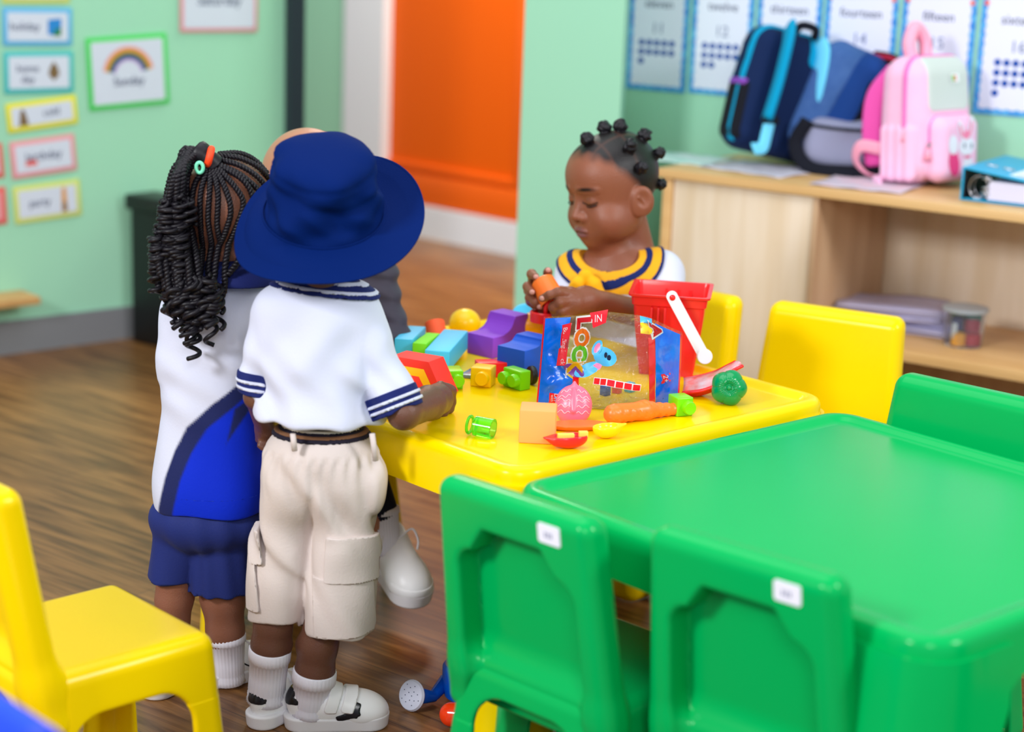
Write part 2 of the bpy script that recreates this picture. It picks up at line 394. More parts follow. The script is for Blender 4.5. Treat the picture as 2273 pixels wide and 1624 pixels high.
for k, (x0, x1) in enumerate(edges):
    num = 11+k; yb = 195+(x0-1390)*63/883
    s0, zb0 = wall_s(x0, yb, PR, uR, nR); s1, _ = wall_s(x1, yb, PR, uR, nR); W = s1-s0; Hc = .335
    t = thing('number_chart', 'number chart %d with the word %s over rows of blue dots, on the wall' % (num, words[k]), 'chart',
              onwall(PR, uR, nR, (s0+s1)/2, zb0, .002), R=RW, group='number charts in a row on the green wall')
    box('border', (-W/2, 0, 0), (W/2, Hc, .002), M_blueb, t, 0)
    pts = []; m = .012; nsx, nsy = 7, 14
    for i in range(nsx*4): q = i/(nsx*4); pts.append((-W/2+m+(W-2*m)*q, m+.004*abs(math.sin(math.pi*q*nsx))*-1+.004))
    for i in range(nsy*4): q = i/(nsy*4); pts.append((W/2-m+.004*abs(math.sin(math.pi*q*nsy))-.004, m+(Hc-2*m)*q))
    for i in range(nsx*4): q = i/(nsx*4); pts.append((W/2-m-(W-2*m)*q, Hc-m+.004*abs(math.sin(math.pi*q*nsx))-.004))
    for i in range(nsy*4): q = i/(nsy*4); pts.append((-W/2+m-.004*abs(math.sin(math.pi*q*nsy))+.004, Hc-m-(Hc-2*m)*q))
    prism('paper', pts, .002, .0028, M_paper, t)
    text('lettering', words[k], .032, M_ink, t, (0, .228, .003), np.eye(3), sx=1.0)
    text('lettering', str(num), .040, M_ink2, t, (0, .164, .003), np.eye(3))
    flats('dots', [disc((-.046+.0222*(i % 5), .126-.0245*(i//5)), .0088) for i in range(num)], M_dot, t, .0032)
    if k >= 3: [flats('star_print', [disc((sx*(W/2-.012), .266), .007, 5)], M_star, t, .0034) for sx in (-1, 1)]
# ------------------------------------------------------------------ cards and posters on the left wall
RL = np.array([uL, [0, 0, 1], nL]).T
def card(px, py, wpx, hpx, rot, border, inner, label, cat='card', name='word_card', group='word cards in a column on the green wall', bw=.014, th=.003):
    s, z = wall_s(px, py, PL, uL, nL); s0 = wall_s(px-wpx/2, py, PL, uL, nL)[0]; s1 = wall_s(px+wpx/2, py, PL, uL, nL)[0]
    c = onwall(PL, uL, nL, s, z, .003); W = s1-s0; Hh = hpx/scl(c)
    R = RL @ rotz(rot); t = thing(name, label, cat, c, R=R, group=group)
    box('card_border', (-W/2, -Hh/2, 0), (W/2, Hh/2, th), border, t, .0012)
    box('card_face', (-W/2+bw, -Hh/2+bw, th-.001), (W/2-bw, Hh/2-bw, th+.001), inner, t, 0)
    return t, W, Hh, th+.0014
Mc = lambda n, c: mat('print_'+n, c, .5)
cB, cT, cY, cP, cR, cG = Mc('blue', (92, 176, 222)), Mc('teal', (64, 184, 186)), Mc('yellow', (226, 218, 30)), Mc('pink', (226, 150, 158)), Mc('red', (222, 96, 92)), Mc('green', (60, 205, 84))
cW, cBr, cSky, cNavy, cOr, cVi = Mc('card_white', (206, 212, 228)), Mc('brown', (118, 92, 58)), Mc('sky', (30, 130, 205)), Mc('navy', (22, 62, 124)), Mc('amber', (216, 146, 30)), Mc('violet', (190, 150, 210))
cDg, cLy = Mc('leaf_green', (30, 120, 70)), Mc('pale_yellow', (206, 214, 110))
I3 = np.eye(3)
t, W, Hh, z = card(78, -42, 150, 96, 0, cLy, cW, 'pale yellow edged card at the very top of the card column')
t, W, Hh, z = card(82, 59, 154, 84, D(-1), cB, cW, 'blue edged word card with a blue landscape picture at its right')
text('lettering', 'holiday', .032, M_ink, t, (-.04, 0, z), I3)
flats('picture', [[(.03, -.022), (.07, -.026), (.072, .024), (.03, .02)]], cSky, t, z); flats('picture', [[(.045, -.025), (.07, -.026), (.071, 0), (.052, -.008)]], cDg, t, z+.0004)
t, W, Hh, z = card(85, 160, 154, 92, D(-.5), cT, cW, 'teal edged word card with a small brown house picture')
text('lettering', 'home\nday', .03, M_ink, t, (-.035, -.004, z), I3); flats('picture', [[(.028, -.008), (.045, -.024), (.062, -.008), (.058, .012), (.045, .03), (.032, .012)]], cBr, t, z)
t, W, Hh, z = card(92, 252, 156, 64, D(5), cY, cW, 'bright yellow card with a photo of a person at its left')
text('lettering', 'cold', .03, M_ink, t, (.028, .002, z), I3); flats('picture', [[(-.075, -.026), (-.045, -.026), (-.05, .0), (-.056, .02), (-.066, .018), (-.07, 0)]], cBr, t, z)
t, W, Hh, z = card(95, 346, 144, 82, D(4.5), cP, cW, 'pink edged word card second from the bottom of the column')
text('lettering', 'birthday', .034, M_ink, t, (0, .002, z), I3); flats('picture', [[(-.06, -.022), (-.02, -.022), (-.025, -.006), (-.055, -.004)]], cR, t, z)
t, W, Hh, z = card(104, 446, 148, 82, D(3), cLy, cW, 'pale yellow edged word card lowest in the column')
text('lettering', 'party', .032, M_ink, t, (-.025, 0, z), I3); flats('picture', [[(.042, -.036), (.06, -.036), (.058, .036), (.046, .034)]], cOr, t, z); flats('picture', [[(.044, -.034), (.058, -.034), (.056, -.006), (.047, -.006)]], cBr, t, z+.0004)
t, W, Hh, z = card(-60, 362, 132, 78, D(3), cR, cW, 'red edged card cut by the picture edge, upper of two')
t, W, Hh, z = card(-52, 462, 130, 84, D(2), cR, cP, 'rose red card cut by the picture edge, lower of two')
t, W, Hh, z = card(283, 158, 178, 158, D(2.6), cG, cW, 'green framed weekday poster with a rainbow and the word Sunday', 'poster', 'weekday_poster', 'weekday posters on the green wall', .014)
def arch(r0, r1, cy, sy=1.0, n=18): return [(r1*math.cos(q), cy+sy*r1*math.sin(q)) for q in np.linspace(D(12), D(168), n)]+[(r0*math.cos(q), cy+sy*r0*math.sin(q)) for q in np.linspace(D(168), D(12), n)]
for r0, r1, mm in ((.079, .085, cP), (.067, .079, cOr), (.060, .067, cDg), (.050, .060, cNavy), (.044, .050, cVi)): flats('rainbow_band', [arch(r0, r1, -.012, 1.0)], mm, t, z)
text('lettering', 'Sunday', .036, M_ink, t, (0, -.028, z+.0004), I3)
t, W, Hh, z = card(485, 4, 172, 132, D(-.5), cP, cW, 'pink framed weekday poster with the word Saturday, beside the dark post', 'poster', 'weekday_poster', 'weekday posters on the green wall', .012)
text('lettering', 'Saturday', .044, M_ink, t, (0, .004, z), I3)
# wooden ledge and a shoe cut by the left picture edge
M_ledge = mat('tan_ledge_wood', (196, 152, 96), .5, noise=(14, .5, (176, 128, 76)))
s, z = wall_s(48, 642, PL, uL, nL)
q = onwall(PL, uL, nL, s, z); lg = box('wall_ledge', (-.5, -.12, -.022), (0, -.001, 0), M_ledge, None, .003, loc=q, R=rotz(ANG_L)); tag(lg, 'tan wooden wall ledge at the left picture edge, above the skirting', 'ledge')
M_birch = mat('birch_laminate', (228, 205, 176), .45, noise=(3, .7, (214, 186, 152)))
# ------------------------------------------------------------------ black bin in the left corner
M_black = mat('black_plastic', (12, 16, 18), .45)
cb = onz(292, 757, 0); bin_ = thing('storage_bin', 'black storage bin against the green wall behind the braided girl', 'bin', (cb[0], cb[1], 0), D(-38))
zt = w(285, 430, cb[1])[2]
box('body', (0, 0, 0), (.46, .10, zt-.04), M_black, bin_, .012, 3)
box('lid', (-.012, -.012, zt-.045), (.472, .108, zt), M_black, bin_, .01, 3)
box('handle', (.12, -.024, zt-.03), (.22, -.01, zt-.012), M_black, bin_, .004)
# ------------------------------------------------------------------ wooden cabinet under the charts
ZC = .70; C0 = onz(1477, 374, ZC); ANG_C = D(-34.5); uC = V3(math.cos(ANG_C), math.sin(ANG_C), 0); nC = V3(uC[1], -uC[0], 0)
PC = V3(C0[0], C0[1], 0); CD = .42; CLn = 1.5
sM = wall_s(1808, 420, PC, uC, nC)[0]; zS = wall_s(2130, 800, PC, uC, nC)[1]
cab = thing('cabinet', 'pale birch cabinet with an open shelf bay beneath the backpacks', 'cabinet', PC, ANG_C)
def wood_mat(name, c1, c2, vert=True):
    m = bpy.data.materials.new(name); m.use_nodes = True; nt = m.node_tree; b = nt.nodes['Principled BSDF']; L = nt.links.new
    tc = nt.nodes.new('ShaderNodeTexCoord'); mp = nt.nodes.new('ShaderNodeMapping'); mp.inputs['Scale'].default_value = (9, 9, .8) if vert else (.8, 9, 9)
    L(tc.outputs['Object'], mp.inputs['Vector']); n = nt.nodes.new('ShaderNodeTexNoise'); n.inputs['Scale'].default_value = 2; n.inputs['Detail'].default_value = 5; L(mp.outputs[0], n.inputs['Vector'])
    cr = nt.nodes.new('ShaderNodeValToRGB'); cr.color_ramp.elements[0].position = .35; cr.color_ramp.elements[0].color = lin(c2); cr.color_ramp.elements[1].position = .65; cr.color_ramp.elements[1].color = lin(c1)
    L(n.outputs['Fac'], cr.inputs[0]); L(cr.outputs[0], b.inputs['Base Color']); b.inputs['Roughness'].default_value = .42; return m
M_birchV = wood_mat('birch_veneer', (230, 212, 190), (216, 192, 160)); M_edge = wood_mat('birch_edge_band', (224, 182, 124), (206, 160, 100), False); M_in = wood_mat('cabinet_inside', (208, 174, 138), (190, 152, 116))
box('top_board', (-.02, -.008, ZC-.022), (CLn, CD, ZC), M_edge, cab, .002)
box('side_panel', (-.004, 0, 0), (.022, CD-.006, ZC-.022), M_edge, cab, .001)
box('front_panel', (.024, .006, .06), (sM-.004, .022, ZC-.024), M_birchV, cab, .001)
box('divider', (sM-.002, .002, .0), (sM+.012, CD-.008, ZC-.022), M_in, cab, .001)
box('back_panel', (.02, CD-.006, .0), (CLn, CD, ZC-.022), M_birchV, cab, 0)
box('shelf', (sM+.012, .004, zS-.026), (CLn, CD-.006, zS), M_edge, cab, .002)
box('base_board', (.022, .03, .0), (CLn, .05, .06), M_in, cab, 0)
box('bottom_board', (sM+.012, .004, .06), (CLn, CD-.006, .078), M_in, cab, 0)
box('inner_panel', (sM+.012, CD-.04, .078), (CLn, CD-.0065, zS-.026), M_in, cab, 0)
# ================================================================== PLASTIC TABLES AND CHAIRS
M_yel = mat('glossy_yellow_plastic', (248, 210, 0), .20, .2, noise=(7, .25, (246, 204, 0)))
M_grn = mat('glossy_green_plastic', (0, 170, 84), .20, .2, noise=(6, .25, (0, 164, 80)))
M_blu = mat('glossy_blue_plastic', (18, 60, 226), .25, .5)
TZ, TA = .5, .37
def table(name, label, m, c, rz, hx=.372, hy=.378, cat='table', d0=.03, da=.09):
    t = thing(name, label, cat, (c[0], c[1], 0), rz); r = .055
    def perim():
        out = []     # (x, y, nx, ny, distance to the nearest corner along the side)
        for k in range(4):
            a0 = k*math.pi/2; hw, hl = (hx, hy) if k % 2 == 0 else (hy, hx)
            cx, cy = [(hx-r, hy-r), (-(hx-r), hy-r), (-(hx-r), -(hy-r)), (hx-r, -(hy-r))][k]
            for q in np.linspace(0, 1, 11): an = a0+q*math.pi/2; out.append((cx+r*math.cos(an), cy+r*math.sin(an), math.cos(an), math.sin(an), 0.))
            nx, ny = math.cos(a0+math.pi/2), math.sin(a0+math.pi/2); tx, ty = -ny, nx
            p0 = np.array([cx+r*nx, cy+r*ny]); L = 2*((hx if k % 2 == 0 else hy)-r)
            ds = sorted(set([d0*.5]+[d0+da*(1-math.cos(q)) for q in np.linspace(0, math.pi/2, 13)]+[.25, L/2]))
            ds = ds+[L-d for d in ds[::-1][1:]]
            for d in ds: out.append((p0[0]+tx*d, p0[1]+ty*d, nx, ny, min(d, L-d)))
        return out
    P = perim(); zap = .425
    def zbot(d):
        if d <= d0: return 0.0
        q = min((d-d0)/da, 1); return zap*math.sqrt(max(0, 1-(1-q)**2))
    ZL = .402
    def ring(inset, z): return [(x-nx*inset, y-ny*inset, z if not callable(z) else z(d)) for x, y, nx, ny, d in P]
    prof = [(.050, TZ-.009), (.040, TZ-.009), (.034, TZ-.007), (.028, TZ-.002), (.022, TZ), (.012, TZ), (.005, TZ-.003), (.001, TZ-.009), (0, TZ-.018), (-.003, .45)]
    rings = [ring(i, z) for i, z in prof]+[ring(-.0045, lambda d: max(zbot(d), ZL)), ring(.0005, lambda d: max(zbot(d), ZL)), ring(.006, .478)]
    V, Fc, _ = loft(rings, caps=(False, True)); V = np.concatenate([V, [[0, 0, TZ-.009]]]); Fc += [(len(V)-1, (j+1) % len(P), j) for j in range(len(P))][::1]; top = mesh('tabletop', V, Fc, m, t)
    top.data.set_sharp_from_angle(angle=D(50))
    n = len(P); low = [zbot(p[4]) < ZL for p in P]; i = 0
    start = [k for k in range(n) if low[k] and not low[k-1]]
    for s in start:
        idx = []; k = s
        while low[k % n]: idx.append(k % n); k += 1
        rows = []
        for q in np.linspace(0, 1, 15):
            rr = []
            for j in idx:
                x, y, nx, ny, d = P[j]; zb_ = zbot(d); z = .474+(zb_-.474)*q; o_ = float(np.interp(z, [0, ZL, .45, .482], [.0275, .0050, .0034, .0004]))
                rr.append((x+nx*o_, y+ny*o_, z))
            rows.append(rr)
        V, Fc, _ = loft(rows, close=False, caps=(False, False)); lg = mesh('leg', V, Fc, m, t)
        md = lg.modifiers.new('thick', 'SOLIDIFY'); md.thickness = .006; md.offset = -1; es = lg.modifiers.new('crisp', 'EDGE_SPLIT'); es.split_angle = D(40)
    return t
G0, G1, G2 = onz(1124, 1072, TZ), onz(1857, 908, TZ), onz(2100, 1440, TZ)
aG = D(41.5); uA = V3(math.cos(aG), math.sin(aG), 0); uB = V3(math.sin(aG), -math.cos(aG), 0)
gc = G0+uA*.372+uB*.378
table('green_table', 'green plastic children table with raised rim in the foreground', M_grn, gc, aG-math.pi/2 + math.pi/2)
aY = D(43.0); yA = V3(math.cos(aY), math.sin(aY), 0); yB = V3(math.sin(aY), -math.cos(aY), 0)
Yn = onz(1148, 1050, TZ); yc = Yn+yA*.374-yB*.41
table('yellow_table', 'yellow plastic children table strewn with toys beside the children', M_yel, yc, aY, .374, .41, d0=.012, da=.055)
# ---- chair -------------------------------------------------------
def infl(n, d): return N(lambda P: n.f(P)-d, n.lo-d, n.hi+d)
def make_chair(name, label, m, sticker=True):
    t = thing(name, label, 'chair')
    def tp(q): k = 1-.22*(q[:, 2]/.28); q[:, 0] /= k; q[:, 1] /= (1-.10*(q[:, 2]/.28)); return q
    shell = Bx((0, .0, .145), (.152, .152, .147), .022, taper=tp)
    shell = cut(shell, Bx((0, .0, .130), (.144, .144, .147), .018, taper=tp), .003)
    ar = lambda c, h: Bx(c, h, .055)
    shell = cut(shell, ar((0, .0, .09), (.5, .098, .135)), .006)
    shell = cut(shell, ar((0, .16, .09), (.098, .12, .135)), .006)
    shell = cut(shell, ar((0, -.16, .09), (.098, .12, .16)), .006)
    seat = both(shell, Half((0, 0, .184), (0, 0, -1)), 0)
    sdf('seat', seat, .005, m, t)
    low = both(infl(shell, .0007), Half((0, 0, .200), (0, 0, 1)), 0)
    for sx in (-1, 1):
        for sy in (-1, 1):
            q = both(both(low, Half((0, 0, 0), (-sx, 0, 0)), 0), Half((0, 0, 0), (0, -sy, 0)), 0)
            q.lo = np.array([-.2 if sx < 0 else 0, -.2 if sy < 0 else 0, 0]); q.hi = np.array([0 if sx < 0 else .2, 0 if sy < 0 else .2, .21])
            sdf('leg', q, .005, m, t)
    def tb(q):
        q[:, 1] += .16*q[:, 2]; q[:, 0] /= 1-.42*q[:, 2]; return q
    bc = V3(0, -.146, .385)
    back = Bx(bc, (.147, .026, .178), .022, taper=tb); back.lo -= .04; back.hi += .04
    def notch(P):
        q = tb((P-(bc+V3(0, -.018, 0))).copy()); x = np.abs(q[:, 0]); lim = np.where(x < .055, .118, .118-np.clip((x-.055)/.025, 0, 1)*.035)
        dx = x-.106; dz = q[:, 2]-lim; dy = np.abs(q[:, 1])-.032
        d = np.maximum(np.maximum(dx, dz), dy); k = .03
        d2 = np.sqrt(np.maximum(dx+k, 0)**2+np.maximum(dz+k, 0)**2)-k; return np.maximum(np.where((dx > -k) & (dz > -k), d2, d), dy)
    rec = N(notch, bc-.3, bc+.3)
    back = cut(back, rec, .010)
    fil = Bx((0, -.118, .284), (.128, .018, .010), .008)
    sdf('backrest', un(.045, back, fil), .0045, m, t)
    if sticker:
        q = V3(.073, -.1958, .533); R = frame(V3(1, 0, 0), V3(0, -1, -.16)); a = frame(V3(1, 0, 0), V3(0, -1, -.16))
        s = prism('sticker', rrect(.019, .0135, .004), -.001, .0012, mat('sticker_white', (238, 240, 250), .4), t, loc=q, R=a)
        for dx in (-.006, -.001, .004): box('smudge_print', (dx-.0015, -.005, .0012), (dx+.0015, .003, .0014), mat('sticker_grey', (150, 154, 178), .6), s, 0)
    return t
def rrect(hx, hy, r, n=5):
    out = []
    for k, (cx, cy) in enumerate([(hx-r, hy-r), (-hx+r, hy-r), (-hx+r, -hy+r), (hx-r, -hy+r)]):
        for q in np.linspace(0, 1, n+1): a = (k+q)*math.pi/2; out.append((cx+r*math.cos(a), cy+r*math.sin(a)))
    return out
def put(t, x, y, rz): t.location = (float(x), float(y), 0); t.rotation_euler = (0, 0, rz)
ch = make_chair('yellow_chair', 'empty yellow plastic chair at the left, seat facing the children', M_yel, False); put(ch, -.602, 2.447, D(-46.5))
def recolour(t, m, old):
    for c in t.children_recursive:
        if c.data and c.data.materials and c.data.materials[0] == old:
            c.data = meshcopy(c.data, m)
_mc = {}
def meshcopy(me, m):
    if (me.name, m.name) not in _mc:
        k = me.copy(); k.materials[0] = m; _mc[(me.name, m.name)] = k
    return _mc[(me.name, m.name)]
def chair_like(src, label, x, y, rz, m=None, old=None, name=None, group=None):
    c = copy_tree(src); c['label'] = label
    if group: c['group'] = group
    elif 'group' in c: del c['group']
    if name: c.name = name
    put(c, x, y, rz)
    if m: recolour(c, m, old)
    return c
chair_like(ch, 'yellow plastic chair with an empty seat, at the far right corner of the yellow table', .552, 3.405, D(180-29))
chair_like(ch, 'yellow plastic chair that the girl in the sailor dress sits on, behind the red bucket', .235, 3.60, D(180-43))
chair_like(ch, 'yellow plastic chair that the child in the dark jacket sits on', -.425, 3.545, D(-132))
gch = make_chair('green_chair', 'green plastic chair seen from behind beside the boy in the hat', M_grn, True); put(gch, .135, 2.417, D(-43))
chair_like(gch, 'green plastic chair seen from behind nearest the camera, at the middle of the green table', .405, 2.243, D(-40.5))
chair_like(gch, 'green plastic chair at the right side of the green table, smooth backrest front showing', .646, 2.834, D(180-42))
chair_like(gch, 'green plastic chair pushed under the near right edge, only a leg showing', .86, 2.02, D(41))
bp_ = onz(78, 1632, .555)
chair_like(ch, 'bright blue plastic chair, only its top edge in the lower left corner', bp_[0]+.044, bp_[1]+.205, D(-46), M_blu, M_yel, 'blue_chair')
# ================================================================== TOYS ON THE YELLOW TABLE
ZT = TZ-.0088
def toy(n, c, r=.3, **k): return mat('toy_'+n, c, r, .5, **k)
T_or, T_pch, T_red, T_lime, T_yel, T_blu, T_pur, T_cya, T_pep = toy('orange', (255, 122, 40), .35), toy('peach', (255, 166, 96), .75), toy('red', (240, 30, 36), .25), toy('lime', (120, 214, 10), .25), toy('yellow', (255, 200, 0), .3), toy('blue', (0, 84, 205), .55), toy('purple', (140, 62, 205), .6), toy('cyan', (64, 190, 232), .5), toy('pepper_green', (0, 140, 76), .12)
T_foamred = toy('foam_red', (250, 48, 40), .6); T_foamyel = toy('foam_yellow', (255, 190, 0), .6); T_foamlime = toy('foam_lime', (120, 222, 20), .6); T_oran2 = toy('foam_orange', (255, 92, 44), .6)
def tb(px, py, z=ZT): return onz(px, py, z)
# peach foam cube
q = tb(1191, 985)
o = box('foam_cube', (-.0285, 0, 0), (.0285, .055, .0535), T_pch, None, .003, loc=q, R=rotz(D(-3))); tag(o, 'peach orange foam cube at the near edge of the yellow table', 'toy block')
# arch blocks: a low block that curves up to a taller back
def curveblock(name, label, q, wd, dp, h0, h1, m, rz, group=None):
    pts = [(0, 0), (0, h0), (dp*.30, h0)]+[(dp*.30+dp*.32*math.sin(a), h0+(h1-h0)*(1-math.cos(a))) for a in np.linspace(0, math.pi/2, 8)[1:]]+[(dp, h1), (dp, 0)]
    R = rotz(rz) @ np.array([[0, 0, 1], [1, 0, 0], [0, 1, 0.]])      # outline x -> away, y -> up, extrusion -> right
    o = prism(name, pts, 0, wd, m, None, .002, 2, loc=q, R=R); return tag(o, label, 'toy block', group)
curveblock('arch_block', 'blue foam arch block beside the clear bag', tb(1102, 832)+V3(0, 0, 0), .062, .085, .055, .068, T_blu, D(-38))
curveblock('arch_block', 'purple foam arch block at the back of the yellow table', tb(1036, 783), .064, .10, .040, .072, T_pur, D(-40))
# striped half-hexagon block of nested bands
q = tb(895, 868); hb = thing('rainbow_block', 'striped red and yellow nested arch block by the boy\'s hand', 'toy block', q, D(-28))
def hexband(r0, r1):
    f = lambda r: [(r*1.15, 0), (r*.62, r*.95), (-r*.62, r*.95), (-r*1.15, 0)]
    return f(r1)+f(r0)[::-1]
Rb = np.array([[1, 0, 0], [0, 0, -1], [0, 1, 0.]])
for r0, r1, mm in ((.046, .060, T_foamred), (.031, .0455, T_foamyel), (.017, .0305, T_foamred)):
    prism('band', hexband(r0, r1), -.05, 0, mm, hb, .001, R=Rb, loc=(.012, 0, .002))
prism('core', [(.0165*1.15, 0), (.0165*.62, .0157), (-.0165*.62, .0157), (-.0165*1.15, 0)], -.05, 0, T_foamlime, hb, .001, R=Rb, loc=(.012, 0, .002))
# loose foam bars behind
def bar(name, label, p0, p1, wd, h, m, cat='toy block'):
    p0, p1 = np.asarray(p0), np.asarray(p1); L = np.linalg.norm(p1-p0); R = frame(p1-p0, (0, 0, 1))
    o = box(name, (0, -wd/2, -h/2), (L, wd/2, h/2), m, None, .003, loc=p0, R=R); return tag(o, label, cat)
bar('foam_bar', 'long cyan foam block leaning among the blocks, left of the purple block', w(970, 800, 3.20), w(1012, 752, 3.36), .046, .036, T_cya)
bar('foam_bar', 'short cyan foam block half hidden behind the boy\'s sleeve', w(895, 782, 3.25), w(925, 752, 3.40), .034, .05, T_cya)
bar('foam_bar', 'lime green foam block between two cyan blocks', w(930, 782, 3.235), w(962, 758, 3.34), .026, .034, T_foamlime)
o = lathe('foam_cylinder', [(.0, -.02), (.018, -.02), (.019, -.018), (.019, .018), (.018, .02), (0, .02)], T_oran2, loc=w(968, 736, 3.41), R=frame((.6, -.6, .5), (0, .3, 1)), caps=(False, False)); tag(o, 'orange red foam cylinder on top of the cyan blocks', 'toy block')
q = w(1032, 716, 3.56); o = sdf('toy_ball', El((0, 0, 0), (.031, .031, .028)), .004, T_yel, loc=q); tag(o, 'yellow toy ball at the back of the table, behind the purple block', 'ball')
# snap bricks with a round stud
def brick(label, q, wd, dp, h, m, rz, studs, sr=.0115, sl=.012, zf=.5, group='snap bricks on the yellow table'):
    t = thing('snap_brick', label, 'toy brick', q, rz, group)
    box('body', (-wd/2, 0, 0), (wd/2, dp, h), m, t, .0022, 3)
    for x in studs: lathe('stud', [(0, 0), (sr, 0), (sr, sl*.75), (sr*.9, sl), (0, sl)], m, t, 24, loc=(x, .0005, h*zf), R=np.array([[1, 0, 0], [0, 0, -1], [0, 1, 0.]]), caps=(False, False))
    return t
brick('green snap brick with one stud, touching the striped block', tb(1007, 864), .033, .04, .033, T_lime, D(12), (.006,))
brick('yellow snap brick with one stud', tb(1066, 859), .037, .036, .034, T_yel, D(-14), (.004,), .0125)
brick('lime green double snap brick with two studs, beside the yellow brick', tb(1135, 862), .046, .024, .034, T_lime, D(-48), (-.014, .011), .0115)
brick('lime green snap brick lying right of the carrot', tb(1520, 924), .030, .034, .032, T_lime, D(24), (.004,), .0115)
q = tb(1094, 838); t = thing('snap_brick', 'red snap brick behind the yellow and lime bricks', 'toy brick', q, D(14), 'snap bricks on the yellow table'); box('body', (-.027, 0, 0), (.027, .032, .027), T_red, t, .002, 3); lathe('stud', [(0, 0), (.010, 0), (.010, .006), (0, .007)], T_red, t, 20, loc=(.03-.002, .016, .013), R=roty(math.pi/2), caps=(False, False))
q = tb(1037, 840); o = box('toy_mirror', (-.014, 0, 0), (.014, .05, .007), mat('grey_glass', (120, 132, 146), .15), None, .002, loc=q, R=rotz(D(-20))); tag(o, 'small flat grey toy mirror between the green and yellow bricks', 'toy')
q = tb(1180, 856)+V3(0, .01, .017); o = lathe('toy_disc', [(0, -.005), (.015, -.005), (.0165, -.003), (.0165, .003), (.015, .005), (0, .005)], mat('toy_black', (22, 24, 28), .4), loc=q, R=frame((0, 1, 0), (0, 0, 1)) @ rotx(D(90)) @ roty(D(25)), caps=(False, False)); tag(o, 'small black toy wheel at the left edge of the clear bag', 'toy')
# translucent lime cup
M_tl = mat('clear_lime_plastic', (120, 255, 60), .06, .5, trans=.85, ior=1.3)
q = tb(1070, 976)+V3(0, .016, .0165); Rl = frame((-.9, .35, .05), (0, 0, 1)); t = thing('toy_cup', 'translucent lime green toy cup lying near the left edge of the yellow table', 'toy', q, R=Rl)
ax = np.array([[0, 0, 1], [0, 1, 0], [-1, 0, 0.]])
lathe('cup', [(.0128, -.018), (.0165, -.018), (.0160, .012), (.012, .015), (.0105, .015), (.0128, .010)], M_tl, t, 32, R=ax, caps=(False, False)).location = (0, 0, 0)
tube('ring', [V3(.022, .0135*math.cos(a), .0135*math.sin(a)) for a in np.linspace(0, 2*math.pi, 28, endpoint=False)], .0026, M_tl, t, 8, True)
# carrot
a, b2 = tb(1362, 946)+V3(0, .016, .0165), tb(1497, 924)+V3(0, .008, .0105)
n = chain(.012, [a, a+(b2-a)*.5+V3(0, 0, .002), b2], [.0165, .0145, .0100]); n = disp(n, lambda P: .0006*np.sin((P @ ((b2-a)/np.linalg.norm(b2-a)))*420)*(np.sin(P[:, 2]*300+P[:, 0]*90) > .2))
o = sdf('toy_carrot', n, .0025, T_or); tag(o, 'orange toy carrot lying along the front of the clear bag', 'toy food')
# pink shell mould with wavy ridges
q = tb(1272, 938); t = thing('shell_mould', 'pink shell shaped sand mould with wavy ridges, right of the peach cube', 'toy', q+V3(0, .012, .004), R=rotz(D(-2)) @ rotx(D(-24)))
T_pink = toy('pink', (250, 110, 138), .3); T_pinkl = toy('pale_pink', (255, 176, 190), .3)
def shellf(P):
    x, y, z = P.T; u = np.clip(z/.056, 0, 1); wdt = .030*np.sqrt(np.clip(1-((z-.02)/.040)**2, 0, 1)); k0 = np.sqrt((x/.0305)**2+((z-.022)/.034)**2+(np.minimum(y, 0)/.020)**2)-1
    return np.maximum(k0*.016, y-.002)
shn = un(.006, N(shellf, V3(-.034, -.024, -.014), V3(.034, .006, .062)), Ca((0, -.012, .03), (0, -.002, .060), .0045, .0015), Ca((0, -.019, .01), (0, -.016, .045), .0028, .0018))
sdf('shell', shn, .002, T_pink, t)
for sx in (-1, 1):
    for k in range(5):
        P = []
        for s in np.linspace(0, 1, 22):
            x = sx*(.005+.021*s*(1 if k < 4 else .8)); z = .006+k*.0095+.0022*math.sin(s*11)+(.004*s if k < 3 else -.002*s)
            rr = 1-(x/.0305)**2-((z-.022)/.034)**2; P.append(V3(x, -.020*math.sqrt(max(rr, .0))-.0002, z))
        tube('ridge', P, .0008, T_pinkl, t, 6)
# orange scoop under the shell
n = both(El((0, 0, .012), (.052, .022, .017)), Half((0, 0, .010), (0, 0, 1)), .004); n = both(n, Half((0, 0, 0), (0, 0, -1)), .002)
o = sdf('toy_scoop', n, .003, T_or, loc=tb(1282, 958)+V3(0, .018, 0), Ro=rotz(D(12))); tag(o, 'orange toy scoop beneath the pink shell mould', 'toy')
# halves of toy fruit
T_lem = toy('lemon', (255, 214, 20), .18); T_straw = toy('strawberry', (232, 34, 44), .22); T_vel = toy('pale_tab', (250, 214, 90), .6)
q = tb(1344, 978); t = thing('toy_lemon_half', 'yellow toy lemon half in front of the carrot', 'toy food', q+V3(0, .016, 0), D(10))
n = both(un(.012, El((0, 0, .017), (.021, .017, .017)), Ca((.014, 0, .018), (.031, 0, .024), .009, .0035)), Half((0, 0, .021), (-.1, 0, 1)), .002); n = cut(n, El((0, 0, .021), (.018, .014, .013)), .002); sdf('rind', n, .002, T_lem, t)
q = tb(1262, 1001); t = thing('toy_strawberry_half', 'red toy strawberry half with pale yellow tabs, nearest the table edge', 'toy food', q+V3(0, .018, 0), D(10))
n = both(un(.010, El((0, 0, .0165), (.030, .018, .0165)), Ca((-.022, 0, .017), (-.045, 0, .021), .010, .0025)), Half((0, 0, .021), (-.08, 0, 1)), .002); n = cut(n, El((.002, 0, .021), (.026, .014, .012)), .002); n = cut(n, Tor((.008, 0, .0165), .0172, .0008, roty(math.pi/2)), .001); sdf('rind', n, .002, T_straw, t)
